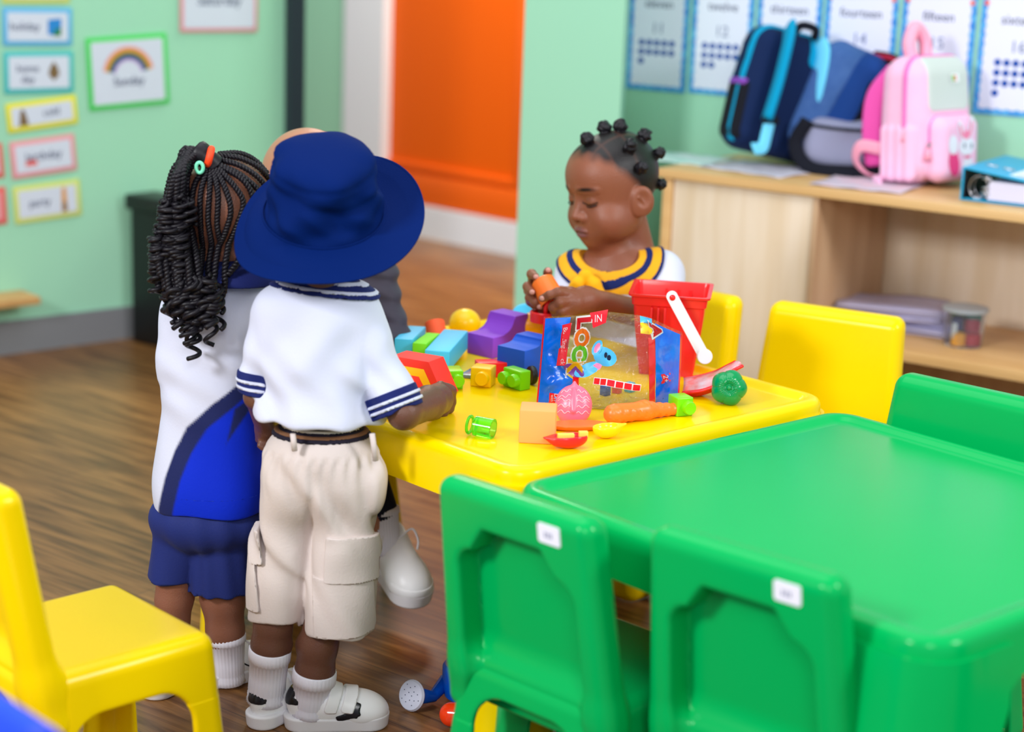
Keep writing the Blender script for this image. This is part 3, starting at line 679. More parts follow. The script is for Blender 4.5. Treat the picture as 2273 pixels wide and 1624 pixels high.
box('tab', (-.018, -.006, .015), (.008, .004, .0235), T_vel, t, .001); box('tab', (.016, -.004, .017), (.03, .005, .0265), T_vel, t, .001)
# green pepper, its star-shaped end towards the picture
q = tb(1619, 905); t = thing('toy_pepper', 'shiny green toy bell pepper near the right end of the yellow table', 'toy food', q+V3(0, .027, .0285), R=frame((1, -.1, 0), (.12, -.95, .22)))
def pep(P):
    th = np.arctan2(P[:, 1], P[:, 0]); r = np.sqrt(P[:, 0]**2+P[:, 1]**2); k = 1+.045*np.cos(5*th)-.03*(np.abs(np.cos(2.5*th)) < .15)
    d = (np.sqrt((r/(.0305*k))**2+(P[:, 2]/.0265)**2)-1)*.026
    dent = .010*np.exp(-(r/.0085)**2)+.0008*np.exp(-((r-.011)/.006)**2)*np.cos(26*th)
    return d+np.where(P[:, 2] > 0, dent, 0)
n = un(.003, N(pep, V3(-.035, -.035, -.03), V3(.035, .035, .03)), Ca((0, 0, .012), (0, 0, .0205), .0048, .0042)); sdf('body', n, .0017, T_pep, t)
# orange ball with blue ring, red toy lid
q = w(1182, 722, 3.42); o = sdf('toy_ball', El((0, 0, 0), (.028, .024, .025)), .004, toy('amber', (255, 170, 0), .3), loc=q); tag(o, 'amber toy ball behind the clear bag', 'ball')
q = w(1172, 708, 3.50); o = lathe('toy_plate', [(0, -.003), (.03, -.004), (.034, .0), (.03, .003), (0, .002)], T_cya, loc=q, R=frame((1, .3, 0), (0, -.8, .6)), caps=(False, False)); tag(o, 'cyan toy plate behind the amber ball', 'toy')
q = w(1212, 700, 3.34); t = thing('toy_ring', 'red toy lid with a loop handle under the girl\'s hands', 'toy', q, D(10))
lathe('rim', [(.026, -.011), (.029, -.011), (.030, .007), (.027, .009), (.025, .006)], T_red, t, 36, caps=(False, False)); lathe('plate', [(0, -.004), (.027, -.004), (.027, -.001), (0, -.001)], T_red, t, 30, caps=(False, False))
tube('handle', catmull([V3(-.004, -.014, .002), V3(-.004, -.018, .022), V3(.004, -.012, .034), V3(.012, -.002, .034), V3(.014, .004, .018), V3(.014, .004, .0)], 6), .0042, T_red, t, 10, flat=1.5)
# ------------------------------------------------------------------ red bucket with a white handle
M_buck = mat('red_bucket_plastic', (248, 42, 42), .2, .5, trans=.12)
fr, frr = w(1395, 652, 3.235), w(1577, 658, 3.215); rzb = math.atan2((frr-fr)[1], (frr-fr)[0])
W0 = np.linalg.norm((frr-fr)[:2]); zr = fr[2]-ZT
t = thing('toy_bucket', 'square red toy bucket with a white handle standing behind the clear bag', 'bucket', V3(fr[0], fr[1], ZT), rzb)
Wt, Dt = W0, W0*1.0; 
def sq(i, z, r=.010): return [(Wt/2+x, Dt/2+y, z) for x, y in rrect(Wt/2-i, Dt/2-i, max(r-i*.2, .002), 4)]
inb = .024
rings = [sq(inb+.004, .004), sq(inb, .0), sq(inb, .001), sq(.012, zr*.62), sq(.009, zr-.022), sq(.006, zr-.020), sq(.0045, zr-.006), sq(0, zr-.004), sq(-.001, zr), sq(.006, zr), sq(.0085, zr-.008), sq(.013, zr*.6), sq(inb+.003, .004)]
V, Fc, _ = loft(rings, caps=(True, True)); mesh('pail', V, Fc, M_buck, t).data.set_sharp_from_angle(angle=D(45))
for k in range(3): box('rib', (Wt*.28+k*.012, .0115-.0145, zr*.3), (Wt*.28+k*.012+.004, .0125+.004, zr-.022), M_buck, t, .001)
for k in range(3): box('rib', (Wt*.40+k*.022, Dt-.0135, zr*.45), (Wt*.40+k*.022+.005, Dt-.0105, zr-.012), M_buck, t, .001)
M_wh = mat('white_plastic', (236, 234, 240), .35)
hp, he = w(1493, 660, 3.205), w(1563, 790, 3.19)
Ri = rotz(-rzb); tl = lambda p: Ri @ (p-V3(fr[0], fr[1], ZT))
a, b2 = tl(hp), tl(he); dx = (b2-a)/np.linalg.norm(b2-a); Rh = frame(dx, np.cross(dx, V3(0, 0, 1)) @ np.eye(3)); Lh = np.linalg.norm(b2-a)
Rh = np.array([dx, np.cross(V3(0, -1, 0), dx)/np.linalg.norm(np.cross(V3(0, -1, 0), dx)), V3(0, 0, 0)]).T; Rh[:, 2] = np.cross(Rh[:, 0], Rh[:, 1])
prism('handle', [(x+Lh/2, y) for x, y in rrect(Lh/2+.012, .0098, .0095, 8)], -.0022, .0022, M_wh, t, .001, loc=a, R=Rh)
lathe('pivot', [(0, -.006), (.0055, -.006), (.0055, .003), (.003, .0048), (0, .005)], M_buck, t, 16, loc=a, R=Rh, caps=(False, False))
lathe('grip_end', [(0, -.004), (.0135, -.004), (.0135, .012), (.0125, .013), (0, .013)], M_wh, t, 24, loc=b2, R=Rh @ rotx(D(-12)), caps=(False, False))
# ------------------------------------------------------------------ clear bag of building blocks
def filmmat():
    m = bpy.data.materials.new('clear_film'); m.use_nodes = True; nt = m.node_tree; L = nt.links.new; nt.nodes.remove(nt.nodes['Principled BSDF']); out = nt.nodes['Material Output']
    tr = nt.nodes.new('ShaderNodeBsdfTransparent'); tr.inputs[0].default_value = (.985, .988, .99, 1); gl = nt.nodes.new('ShaderNodeBsdfGlossy'); gl.inputs['Roughness'].default_value = .07
    df = nt.nodes.new('ShaderNodeBsdfDiffuse'); df.inputs[0].default_value = lin((214, 214, 224))
    tc = nt.nodes.new('ShaderNodeTexCoord'); n = nt.nodes.new('ShaderNodeTexNoise'); n.inputs['Scale'].default_value = 42; n.inputs['Detail'].default_value = 3; n.inputs['Distortion'].default_value = 1.5; L(tc.outputs['Object'], n.inputs['Vector'])
    bp = nt.nodes.new('ShaderNodeBump'); bp.inputs['Strength'].default_value = .9; bp.inputs['Distance'].default_value = .012; L(n.outputs['Fac'], bp.inputs['Height']); L(bp.outputs[0], gl.inputs['Normal'])
    fr_ = nt.nodes.new('ShaderNodeFresnel'); fr_.inputs[0].default_value = 1.5; L(bp.outputs[0], fr_.inputs['Normal'])
    m1 = nt.nodes.new('ShaderNodeMixShader'); m1.inputs[0].default_value = .02; L(tr.outputs[0], m1.inputs[1]); L(df.outputs[0], m1.inputs[2])
    ad = nt.nodes.new('ShaderNodeMath'); ad.operation = 'MULTIPLY_ADD'; ad.inputs[1].default_value = .75; ad.inputs[2].default_value = .0; L(fr_.outputs[0], ad.inputs[0])
    m2 = nt.nodes.new('ShaderNodeMixShader'); L(ad.outputs[0], m2.inputs[0]); L(m1.outputs[0], m2.inputs[1]); L(gl.outputs[0], m2.inputs[2]); L(m2.outputs[0], out.inputs[0]); return m
M_film = filmmat()
M_pblu = mat('bag_blue_print', (0, 116, 236), .16, .5, noise=(18, .8, (6, 76, 218)), bump=(60, .5)); M_pred = mat('bag_red_print', (226, 20, 40), .18, .6, bump=(60, .4))
kb = [0, .25, .5, .74, 1]
BB = [onz(x, y, ZT+.001) for x, y in ((1190, 901), (1264, 905), (1342, 909), (1440, 911), (1507, 884))]
topx = ((1207, 704, .045), (1282, 700, .03), (1350, 692, .028), (1436, 702, .03), (1514, 738, .035))
BT = [w(x, y, BB[i][1]+d) for i, (x, y, d) in enumerate(topx)]
def spl(K, u):
    K = np.array(K); out = np.empty((len(u), 3))
    for i in range(3): out[:, i] = np.interp(u, kb, K[:, i])
    return out
def bagmap(u, v, off=0.0, back=False):
    u = np.atleast_1d(np.asarray(u, float)); v = np.atleast_1d(np.asarray(v, float)); b_, t_ = spl(BB, u), spl(BT, u); p = b_+(t_-b_)*v[:, None]
    bul = np.sin(np.pi*np.clip(v, 0, 1))**.6*(.4+.6*np.sin(np.pi*np.clip(u, 0, 1))**.5)
    cr = .0022*np.sin(u*23+v*9)+.0016*np.sin(u*11-v*31)+.0012*np.sin(u*57+3*np.sin(v*13))
    e = np.clip(np.minimum(np.minimum(u, 1-u), np.minimum(v, 1-v))*12, 0, 1)
    if back: p[:, 1] += e*(.055*bul+.02)+.004; p[:, 0] += .01*e
    else: p[:, 1] += -.022*bul+cr*e-off
    return p
bag = thing('block_bag', 'clear printed plastic bag of building blocks in the middle of the yellow table', 'bag', bagmap([.5], [0])[0]+V3(0, .03, -.001)); bo = np.array(bag.location)
def bagpatch(name, u0, u1, v0, v1, m, off=.0008, nu=24, nv=24, back=False, edge=None):
    us, vs = np.linspace(u0, u1, nu), np.linspace(v0, v1, nv); V = []
    for v in vs:
        uu = us if edge is None else np.linspace(edge(v)[0], edge(v)[1], nu); V.append(bagmap(uu, np.full(nu, v), off, back))
    V, Fc, _ = loft(V, close=False, caps=(False, False)); return mesh(name, V-bo, Fc, m, bag)
bagpatch('film', 0, 1, 0, 1, M_film, 0, 40, 30); bagpatch('film', 0, 1, 0, 1, M_film, 0, 30, 20, True)
bagpatch('printed_band', 0, 0, .0, .99, M_pblu, .0008, edge=lambda v: (.012, .19+.05*math.sin(v*7)*(.4)+(.05 if v < .35 else 0)))
bagpatch('printed_band', .795, .985, .0, .97, M_pblu)
bagpatch('printed_stripe', .742, .79, .0, .80, M_pred); bagpatch('printed_stripe', 0, 0, .0, .42, M_pred, edge=lambda v: (.245+.01*math.sin(v*7), .29+.01*math.sin(v*7)))
bagpatch('seam', -.004, .012, 0, 1, M_pred, 0, 4); bagpatch('seam', .985, 1.03, 0, 1, M_pred, 0, 5)
def bagtext(name, s, u, v, size, m, rot=-90, off=.0016, sx=1, fat=0):
    o = text(name, s, size, m, bag, (0, 0, 0), np.eye(3), fat=fat); me = o.data; o.matrix_local = Matrix.Identity(4)
    W_, H_ = np.linalg.norm(BB[3]-BB[0])/.74*1.0, np.linalg.norm(BT[2]-BB[2]); a = D(rot)
    co = np.array([v_.co[:] for v_ in me.vertices]); x, y = co[:, 0]*sx, co[:, 1]; X, Y = x*math.cos(a)-y*math.sin(a), x*math.sin(a)+y*math.cos(a)
    P = bagmap(u+X/W_, v+Y/H_, off+.0)-bo; me.vertices.foreach_set('co', P.astype(np.float32).ravel()); me.update(); return o
def bagshape(name, poly, u, v, m, off=.0022, rot=0):
    W_, H_ = np.linalg.norm(BB[3]-BB[0])/.74*1.0, np.linalg.norm(BT[2]-BB[2]); a = D(rot)
    c = np.mean(poly, 0); V = [c]+list(poly); V = np.array(V, float); x, y = V[:, 0], V[:, 1]; X, Y = x*math.cos(a)-y*math.sin(a), x*math.sin(a)+y*math.cos(a)
    n = len(poly); return mesh(name, bagmap(u+X/W_, v+Y/H_, off)-bo, [(0, i+1, (i+1) % n+1) for i in range(n)], m, bag)
M_pw = mat('print_white_bag', (244, 244, 248), .3); M_pk = mat('print_pink_bag', (246, 120, 170), .3); M_psky = mat('print_sky_bag', (70, 176, 236), .3); M_pgr = mat('print_green_bag', (110, 205, 30), .3); M_por = mat('print_orange_bag', (246, 130, 24), .3); M_pye = mat('print_yellow_bag', (250, 196, 20), .3); M_ppu = mat('print_purple_bag', (110, 50, 150), .3)
ell_ = lambda cx, cy, rx, ry, n=20: [(cx+rx*math.cos(q), cy+ry*math.sin(q)) for q in np.linspace(0, 2*math.pi, n, endpoint=False)]
W2 = .026
for s, v, mm, ou in (('L', .93, M_pred, .30), ('O', .775, M_por, .29), ('C', .625, M_pgr, .28), ('K', .50, M_pye, .255)):
    bagtext('letter_outline', s, ou, v, .037, M_pw, off=.0018, sx=1.0, fat=.0044); bagtext('letter', s, ou, v, .037, mm, off=.0030, sx=1.0, fat=.0020)
bagshape('name_strip', [(-.0085, -.036), (.0085, -.034), (.0085, .040), (-.0085, .036)], .165, .70, M_pred, rot=-4); bagtext('lettering', 'Building Block', .165, .70, .0115, M_pw, off=.0036)
bagshape('pennant', [(-.018, .010), (.020, .012), (.016, -.008), (-.010, -.014)], .42, .955, M_pred); bagtext('lettering', 'IN', .42, .955, .016, M_pw, 0, .0036)
bagshape('badge', [(-.009, .012), (.009, .012), (.009, -.014), (-.009, -.014)], .125, .10, M_pred); bagtext('lettering', 'DIY C', .138, .10, .010, M_pw, off=.0036); bagtext('lettering', 'with P', .112, .10, .0075, M_pw, off=.0036)
bagtext('letter_outline', 'A', .80, .90, .028, M_pw, -75, .0014, 1.1, .0034); bagtext('letter', 'A', .80, .90, .028, M_pred, -75, .0024, 1.1, .0014)
bagshape('block_print', [(-.010, -.010), (.010, -.010), (.010, .010), (-.010, .010)], .735, .90, M_pye); bagshape('block_print', [(-.010, -.004), (.010, -.004), (.010, .006), (-.010, .006)], .735, .965, M_psky)
bagshape('badge', [(-.010, -.010), (.010, -.008), (.011, .010), (-.008, .010)], .875, .36, M_pred, rot=8); bagtext('lettering', '2+', .875, .36, .015, M_pw, -82, .0036)
for k in range(6):
    u = .43+.048*k; v = .325-.010*k
    bagshape('small_tile', [(-.0062, -.0062), (.0062, -.0062), (.0062, .0062), (-.0062, .0062)], u, v, M_pw, rot=-6); bagshape('small_tile', [(-.0052, -.0052), (.0052, -.0052), (.0052, .0052), (-.0052, .0052)], u, v, M_pred, .0030, -6)
bagshape('purple_swirl', ell_(0, 0, .021, .010), .255, .44, M_ppu, .0024, -22)
bagshape('animal_print', ell_(0, 0, .026, .011), .355, .45, M_psky, .0030, 18); bagshape('animal_print', ell_(0, 0, .021, .016), .475, .58, M_psky, .0026, -20); bagshape('animal_print', ell_(0, 0, .009, .014), .42, .67, M_psky, .0024, -30); bagshape('animal_print', ell_(0, 0, .005, .009), .42, .67, M_pk, .003, -30)
bagshape('animal_print', ell_(0, 0, .010, .006), .425, .475, M_pk, .003, 20); bagshape('animal_print', ell_(0, 0, .003, .005), .487, .60, mat('print_navy_bag', (20, 30, 70), .3), .0032); bagshape('animal_print', ell_(0, 0, .003, .005), .51, .57, MATS['print_navy_bag'], .0032)
# loose small blocks seen through the film
for px, py, yy, mm, nm in ((1345, 878, .035, T_blu, 'small blue block'), (1400, 872, .04, T_cya, 'small cyan block'), (1372, 876, .045, T_oran2, 'small orange block')):
    c = onz(px, py+10, ZT)+V3(0, yy, 0); o = box('small_block', (-.007, -.007, 0), (.007, .007, .017), mm, None, .0015, loc=c, R=rotz(.4+px)); tag(o, nm+' inside the clear bag', 'toy block')
# folded red-edged packet lying behind the pepper
P0, P1 = onz(1512, 884, ZT+.004), onz(1600, 858, ZT+.006); t = thing('toy_packet', 'crumpled red edged packet between the bag and the green pepper', 'packet', P0)
rowsB = [w(1515, 872, 3.10), w(1560, 866, 3.09), w(1600, 850, 3.085), w(1622, 826, 3.09), w(1648, 812, 3.10)]; rowsT = [w(1517, 838, 3.17), w(1556, 832, 3.17), w(1590, 822, 3.17), w(1610, 812, 3.15), w(1632, 801, 3.12)]
cb_, ct_ = catmull(rowsB, 6), catmull(rowsT, 6)
M_pkt = mat('packet_print', (214, 190, 200), .2, .6, noise=(40, 1, (232, 90, 80)))
rg = [cb_*(1-v)+ct_*v+V3(0, -.012*math.sin(v*3.1), .006*math.sin(v*3.1)) for v in np.linspace(0, 1, 8)]
V, Fc, _ = loft(rg, close=False, caps=(False, False)); pk = mesh('sheet', V-P0, Fc, M_pkt, t); md = pk.modifiers.new('thick', 'SOLIDIFY'); md.thickness = .003
tube('rim', cb_-P0, .0032, T_red, t, 8, flat=1.6); tube('rim', ct_-P0, .0016, T_red, t, 6)
V, Fc, _ = loft([cb_[:15]+V3(0, 0, 0), cb_[:15]+V3(0, .01, -.012), cb_[:15]+V3(0, .03, -.016)], close=False, caps=(False, False)); mesh('fold', V-P0, Fc, T_red, t)
# ================================================================== TOYS UNDER THE TABLE
q = onz(1028, 1578, 0); wc = thing('watering_can', 'blue toy watering can with a white sprinkler head on the floor under the table', 'watering can', q, D(0))
M_cblu = mat('can_blue', (0, 96, 222), .3); M_cwh = mat('can_white', (222, 226, 245), .4)
lathe('body', [(0, 0), (.030, 0), (.046, .012), (.050, .03), (.050, .062), (.046, .068), (0, .068)], M_cblu, wc, 40, loc=(.012, .045, 0), caps=(False, False))
rc = w(911, 1543, q[1]-.005)-q; ax3 = V3(-.55, -.72, .30)
tube('spout', [rc-ax3*.012, rc-ax3*.03+V3(.02, .01, -.005), V3(-.03, .045, .035)], [.016, .010, .013], M_cblu, wc, 14)
Rr = frame(np.cross(V3(0, 0, 1), ax3), ax3); lathe('sprinkler_head', [(0, .0), (.024, .0), (.0265, -.004), (.0245, -.008), (.008, -.03), (0, -.03)], M_cwh, wc, 32, loc=rc, R=Rr, caps=(False, False))
rnd = random.Random(4)
for k in range(15):
    a = k*2.4; r = .0052*math.sqrt(k+.3); lathe('hole', [(0, .0), (.0009, .0), (.0009, .0006), (0, .0007)], mat('hole_grey', (90, 96, 120), .6), wc, 8, loc=rc+Rr @ V3(r*math.cos(a), r*math.sin(a), .0001), R=Rr, caps=(False, False))
tube('handle', catmull([V3(.05, .05, .065), V3(.085, .06, .075), V3(.085, .06, .03), V3(.05, .05, .02)], 5), .006, M_cblu, wc, 10)
q = onz(1048, 1626, 0); o = sdf('toy_skittle', chain(.01, [V3(-.035, .02, .022), V3(.0, .012, .024), V3(.04, .0, .026)], [.020, .022, .024]), .004, toy('skittle_red', (255, 66, 20), .15), loc=q); tag(o, 'orange red toy skittle lying on the floor behind the green chair leg', 'toy')
q = onz(1218, 1575, 0); o = box('toy_box', (-.03, 0, 0), (.05, .06, .05), toy('violet', (84, 20, 205), .4), None, .003, loc=q, R=rotz(D(-20))); tag(o, 'violet toy block on the floor under the tables', 'toy block')
# ================================================================== BAGS, BINDER AND PAPERS ON THE CABINET
def cloth(n, c, rough=.8, **k): return mat('cloth_'+n, c, rough, .16, sheen=.03, **k)
K_pink = cloth('pink', (246, 190, 222), noise=(30, .3, (240, 178, 214))); K_pinkd = cloth('deep_pink', (232, 120, 192)); K_hot = cloth('hot_pink', (240, 90, 180)); K_grey = cloth('pale_grey', (206, 212, 210)); K_rose = cloth('rose', (255, 170, 196))
K_navy = cloth('bag_navy', (14, 34, 74)); K_teal = cloth('bag_teal', (0, 150, 196)); K_sky = cloth('bag_sky', (110, 205, 240)); K_black = cloth('bag_black', (20, 22, 32)); K_denim = cloth('denim', (58, 92, 150), noise=(60, .4, (78, 112, 168))); K_gb = cloth('bag_grey', (142, 144, 172)); K_pur = cloth('bag_purple', (130, 70, 175)); K_dblue = cloth('bag_blue', (24, 62, 130)); K_red = cloth('bag_red', (170, 30, 60))
K_met = mat('zip_metal', (150, 150, 155), .3, metal=.9)
def infl(n, d): return N(lambda P: n.f(P)-d, n.lo-d, n.hi+d)
# pink backpack
q = onz(2076, 408, ZC+.002); Rp = frz((.72, .69, 0), (-.02, .03, 1)); Rp = Rp @ rotx(D(-3))
pb = thing('backpack', 'pink backpack with a rabbit print standing beside the blue binder', 'backpack', q+Rp @ V3(.0, .030, .006), R=Rp)
def tpb(q):
    q[:, 0] /= 1-.9*np.clip(q[:, 2], 0, 1)**1.6; q[:, 1] /= 1-.8*np.clip(q[:, 2], 0, 1); return q
body = Bx((0, .0, .148), (.118, .066, .148), .05, taper=tpb); body.hi += .03; body.lo -= .03
pock = Bx((.0, -.072, .080), (.084, .030, .078), .032); side = Bx((-.108, .0, .072), (.014, .048, .066), .014)
sdf('body', un(.006, body, pock, disp(side, lambda P: .0016*np.sin(P[:, 1]*260))), .005, K_pink, pb)
sdf('front_panel', both(infl(body, .0018), Bx((0, -.07, .232), (.082, .05, .064), .02), .002), .004, K_grey, pb)
sdf('zip', both(infl(body, .0022), Bx((0, -.020, .25), (.3, .006, .13), .004), .002), .004, K_pinkd, pb)
sdf('zip', both(infl(pock, .0022), Bx((0, -.066, .125), (.3, .005, .075), .004), .002), .004, K_pinkd, pb)
tube('top_handle', catmull([V3(-.03, .02, .283), V3(-.036, .026, .325), V3(-.006, .03, .362), V3(.026, .026, .332), V3(.024, .02, .286)], 8), .0155, K_rose, pb, 14)
for x, y, z in ((-.110, -.022, .128), (-.085, -.07, .085)):
    tube('zip_pull', [V3(x, y, z+.012), V3(x-.006, y, z)], .003, K_met, pb, 8); tube('zip_tassel', [V3(x-.006, y, z), V3(x-.007, y, z-.028)], [.004, .009], K_rose, pb, 10)
tube('shoulder_strap', catmull([V3(-.03, .066, .262), V3(-.05, .108, .20), V3(-.055, .115, .11), V3(-.05, .108, .035)], 8), .024, K_hot, pb, 12, flat=.3)
tube('lower_strap', catmull([V3(-.095, .06, .08), V3(-.10, .115, .085), V3(-.085, .14, .05), V3(-.07, .12, .016), V3(-.03, .10, .006)], 8), .015, K_rose, pb, 12, flat=.3)
tube('lower_strap', catmull([V3(-.09, .05, .008), V3(-.12, .06, .004), V3(-.135, .03, .003)], 6), .014, K_pink, pb, 10, flat=.25)
# simple rabbit print and woven tag on the front
Rf = np.array([[1, 0, 0], [0, 0, 1], [0, -1, 0.]]).T.T; Rfront = np.array([[1, 0, 0], [0, 0, -1], [0, 1, 0.]])
def fpat(nm, polys, m, z, off=0): flats(nm, polys, m, pb, off, loc=(.014, -.1028, .078), R=Rfront @ np.diag([1.35, 1.04, 1]))
el2 = lambda cx, cy, rx, ry, a=0, n=22: [(cx+rx*math.cos(t)*math.cos(a)-ry*math.sin(t)*math.sin(a), cy+rx*math.cos(t)*math.sin(a)+ry*math.sin(t)*math.cos(a)) for t in np.linspace(0, 2*math.pi, n, endpoint=False)]
R_w, R_p, R_h, R_g = mat('rabbit_white', (232, 230, 244), .6), mat('rabbit_pink', (246, 130, 170), .6), mat('rabbit_hot', (236, 60, 130), .6), mat('rabbit_grey', (80, 90, 120), .6)
fpat('rabbit_print', [el2(-.034, -.030, .016, .030, .2)], R_h, 0); fpat('rabbit_print', [el2(-.038, .012, .014, .022, .1)], R_w, 0, .0002)
fpat('rabbit_print', [el2(.008, -.040, .017, .026)], R_w, 0, .0003); fpat('rabbit_print', [el2(.004, .006, .025, .021)], R_w, 0, .0004)
fpat('rabbit_print', [el2(-.016, .044, .008, .022, .3)], R_w, 0, .0003); fpat('rabbit_print', [el2(.016, .05, .008, .024, -.1)], R_w, 0, .0003); fpat('rabbit_print', [el2(-.016, .042, .004, .015, .3)], R_p, 0, .0005); fpat('rabbit_print', [el2(.016, .048, .004, .016, -.1)], R_p, 0, .0005)
fpat('rabbit_print', [el2(.002, .032, .012, .010)], R_p, 0, .0006); fpat('rabbit_print', [el2(-.004, .008, .003, .006)], R_g, 0, .0006); fpat('rabbit_print', [el2(.018, .006, .003, .006)], R_g, 0, .0006); fpat('rabbit_print', [el2(.006, -.018, .009, .004)], R_h, 0, .0006)
flats('woven_tag', [[(-.016, -.010), (.016, -.010), (.016, .010), (-.016, .010)]], M_pw, pb, 0, loc=(.020, -.0655, .243), R=Rfront @ rotx(D(-8)))
flats('woven_tag', [[(-.012, -.007), (-.005, -.007), (-.005, .007), (-.012, .007)]], M_pgr, pb, .0006, loc=(.020, -.0655, .243), R=Rfront @ rotx(D(-8))); flats('woven_tag', [[(-.003, -.007), (.004, -.007), (.004, .007), (-.003, .007)]], M_pred, pb, .0006, loc=(.020, -.0655, .243), R=Rfront @ rotx(D(-8)))
# teal and navy backpack leaning against the charts
q = onz(1694, 366, ZC+.004); up = w(1757, 90, q[1]+.045)-q; Rt = frz((.92, .39, .0), up)
tbk = thing('backpack', 'navy backpack with teal straps leaning against the number charts', 'backpack', q+V3(.010, .026, .019), R=Rt); Hb = np.linalg.norm(up)*1.0
bt = Bx((0, 0, Hb/2), (.135, .058, Hb/2), .05, taper=lambda q: np.stack([q[:, 0]/(1-.7*np.clip(q[:, 2], 0, 1)), q[:, 1]/(1-.6*np.clip(q[:, 2], 0, 1)), q[:, 2]], 1)); bt.lo -= .03; bt.hi += .03
sdf('body', bt, .006, K_navy, tbk)
sdf('piping', both(infl(bt, .003), Bx((0, .05, Hb*.5), (.4, .010, .4), .004), .002), .005, K_teal, tbk)
sdf('piping', both(infl(bt, .003), Bx((0, -.022, Hb*.75), (.4, .008, .22), .004), .002), .005, K_teal, tbk)
sdf('pocket_trim', both(infl(bt, .004), Bx((-.12, .0, Hb*.52), (.08, .04, .008), .004), .002), .004, K_pur, tbk)
sdf('side_pocket', both(infl(bt, .003), Bx((-.12, .0, Hb*.30), (.05, .046, Hb*.22), .006), .002), .005, K_black, tbk)
tube('shoulder_strap', catmull([V3(-.045, -.05, Hb*.97), V3(-.055, -.073, Hb*.86), V3(-.062, -.082, Hb*.55), V3(-.070, -.082, Hb*.26)], 8), .048, K_teal, tbk, 12, flat=.28)
tube('shoulder_strap', catmull([V3(.045, -.05, Hb*.96), V3(.052, -.070, Hb*.86), V3(.052, -.078, Hb*.6), V3(.05, -.075, Hb*.35)], 8), .022, K_sky, tbk, 12, flat=.28)
tube('webbing', catmull([V3(-.070, -.097, Hb*.27), V3(-.078, -.11, Hb*.14), V3(-.090, -.125, .012), V3(-.12, -.135, .003)], 6), .016, K_sky, tbk, 10, flat=.2)
tube('buckle', catmull([V3(-.090, -.100, Hb*.25), V3(-.05, -.100, Hb*.27)], 3), .010, K_black, tbk, 10, flat=.7)
sdf('top_panel', both(infl(bt, .003), Bx((.075, -.01, Hb*.9), (.05, .07, .05), .02), .002), .005, K_teal, tbk)
tube('top_handle', catmull([V3(-.03, -.05, Hb*.97), V3(-.02, -.06, Hb*1.04), V3(.02, -.06, Hb*1.04), V3(.03, -.05, Hb*.97)], 6), .010, K_black, tbk, 10)
# denim backpack
q = onz(1768, 368, ZC+.004); up = w(1905, 122, q[1]+.03)-q; Rd = frz((.80, -.45, 0), up)
db = thing('backpack', 'denim blue backpack slumped in the middle of the bags', 'backpack', q+V3(.018, .004, .018), R=Rd); Hd = np.linalg.norm(up)*.98
bd = Bx((0, 0, Hd/2), (.098, .060, Hd/2), .05, taper=lambda q: np.stack([q[:, 0]/(1-.5*np.clip(q[:, 2]*2, -.5, 1)), q[:, 1], q[:, 2]], 1)); bd.lo -= .04; bd.hi += .04
sdf('body', disp(bd, wob(.003, 24, 3)), .006, K_dblue, db)
sdf('front_panel', both(infl(disp(bd, wob(.003, 24, 3)), .002), Bx((-.06, -.03, Hd*.58), (.085, .1, Hd*.5), .01), .003), .006, K_denim, db)
sdf('side_pocket', both(infl(bd, .004), Bx((.07, -.02, Hd*.48), (.05, .03, Hd*.33), .02), .003), .006, K_black, db)
tube('strap', catmull([V3(.03, 0, Hd*.98), V3(.075, .01, Hd*1.02), V3(.13, .02, Hd*.99)], 6), .017, K_black, db, 10, flat=.35); tube('strap_stripe', catmull([V3(.03, -.006, Hd*.99), V3(.075, .004, Hd*1.03), V3(.13, .014, Hd*1.0)], 6), .006, K_red, db, 8, flat=.8)
# grey bag lying low
q = onz(1880, 385, ZC+.004); gb = thing('backpack', 'grey fabric bag lying low between the denim and the pink backpack', 'backpack', q+V3(0.01, .05, .003), D(-30))
n = disp(Bx((0, 0, .062), (.105, .06, .062), .035), wob(.004, 28, 8)); sdf('body', n, .006, K_gb, gb)
tube('strap', catmull([V3(-.09, -.062, .12), V3(-.115, -.07, .06), V3(-.07, -.085, .010), V3(.03, -.09, .008), V3(.10, -.06, .012)], 8), .017, K_black, gb, 10, flat=.35)
tube('zip', catmull([V3(-.09, -.055, .108), V3(0, -.062, .105), V3(.09, -.055, .108)], 6), .004, K_black, gb, 8)
# loose sheets under the bags
M_sh = [mat('newsprint', (206, 204, 214), .6, noise=(26, .8, (176, 170, 190))), mat('leaf_print', (220, 228, 228), .6, noise=(9, .9, (150, 205, 190))), mat('flower_print', (196, 190, 206), .6, noise=(18, 1, (226, 190, 200)))]
def sheet(label, px, py, L, Wd, rz, m, z):
    q = onz(px, py, ZC); V, Fc = [], []
    n = 10; rg = []
    for i in range(n+1):
        v = -Wd/2+Wd*i/n; rg.append([(L*(j/n-.5), v, .0006+.0012*math.sin(j*1.7+i)+(.0)) for j in range(n+1)])
    V, Fc, _ = loft(rg, close=False, caps=(False, False)); o = mesh('paper_sheet', V, Fc, m, None, loc=V3(q[0], q[1], ZC+z), R=rotz(rz)); md = o.modifiers.new('thick', 'SOLIDIFY'); md.thickness = .0008
    return tag(o, label, 'paper', 'loose sheets on the cabinet top')
sheet('pale leaf printed sheet at the left end of the cabinet top', 1520, 352, .20, .19, ANG_C+.05, M_sh[1], .0006)
sheet('grey newsprint sheet under the navy backpack', 1690, 376, .24, .20, ANG_C-.12, M_sh[0], .0022)
sheet('flower printed sheet under the pink backpack', 1930, 410, .22, .22, ANG_C+.10, M_sh[2], .0032)
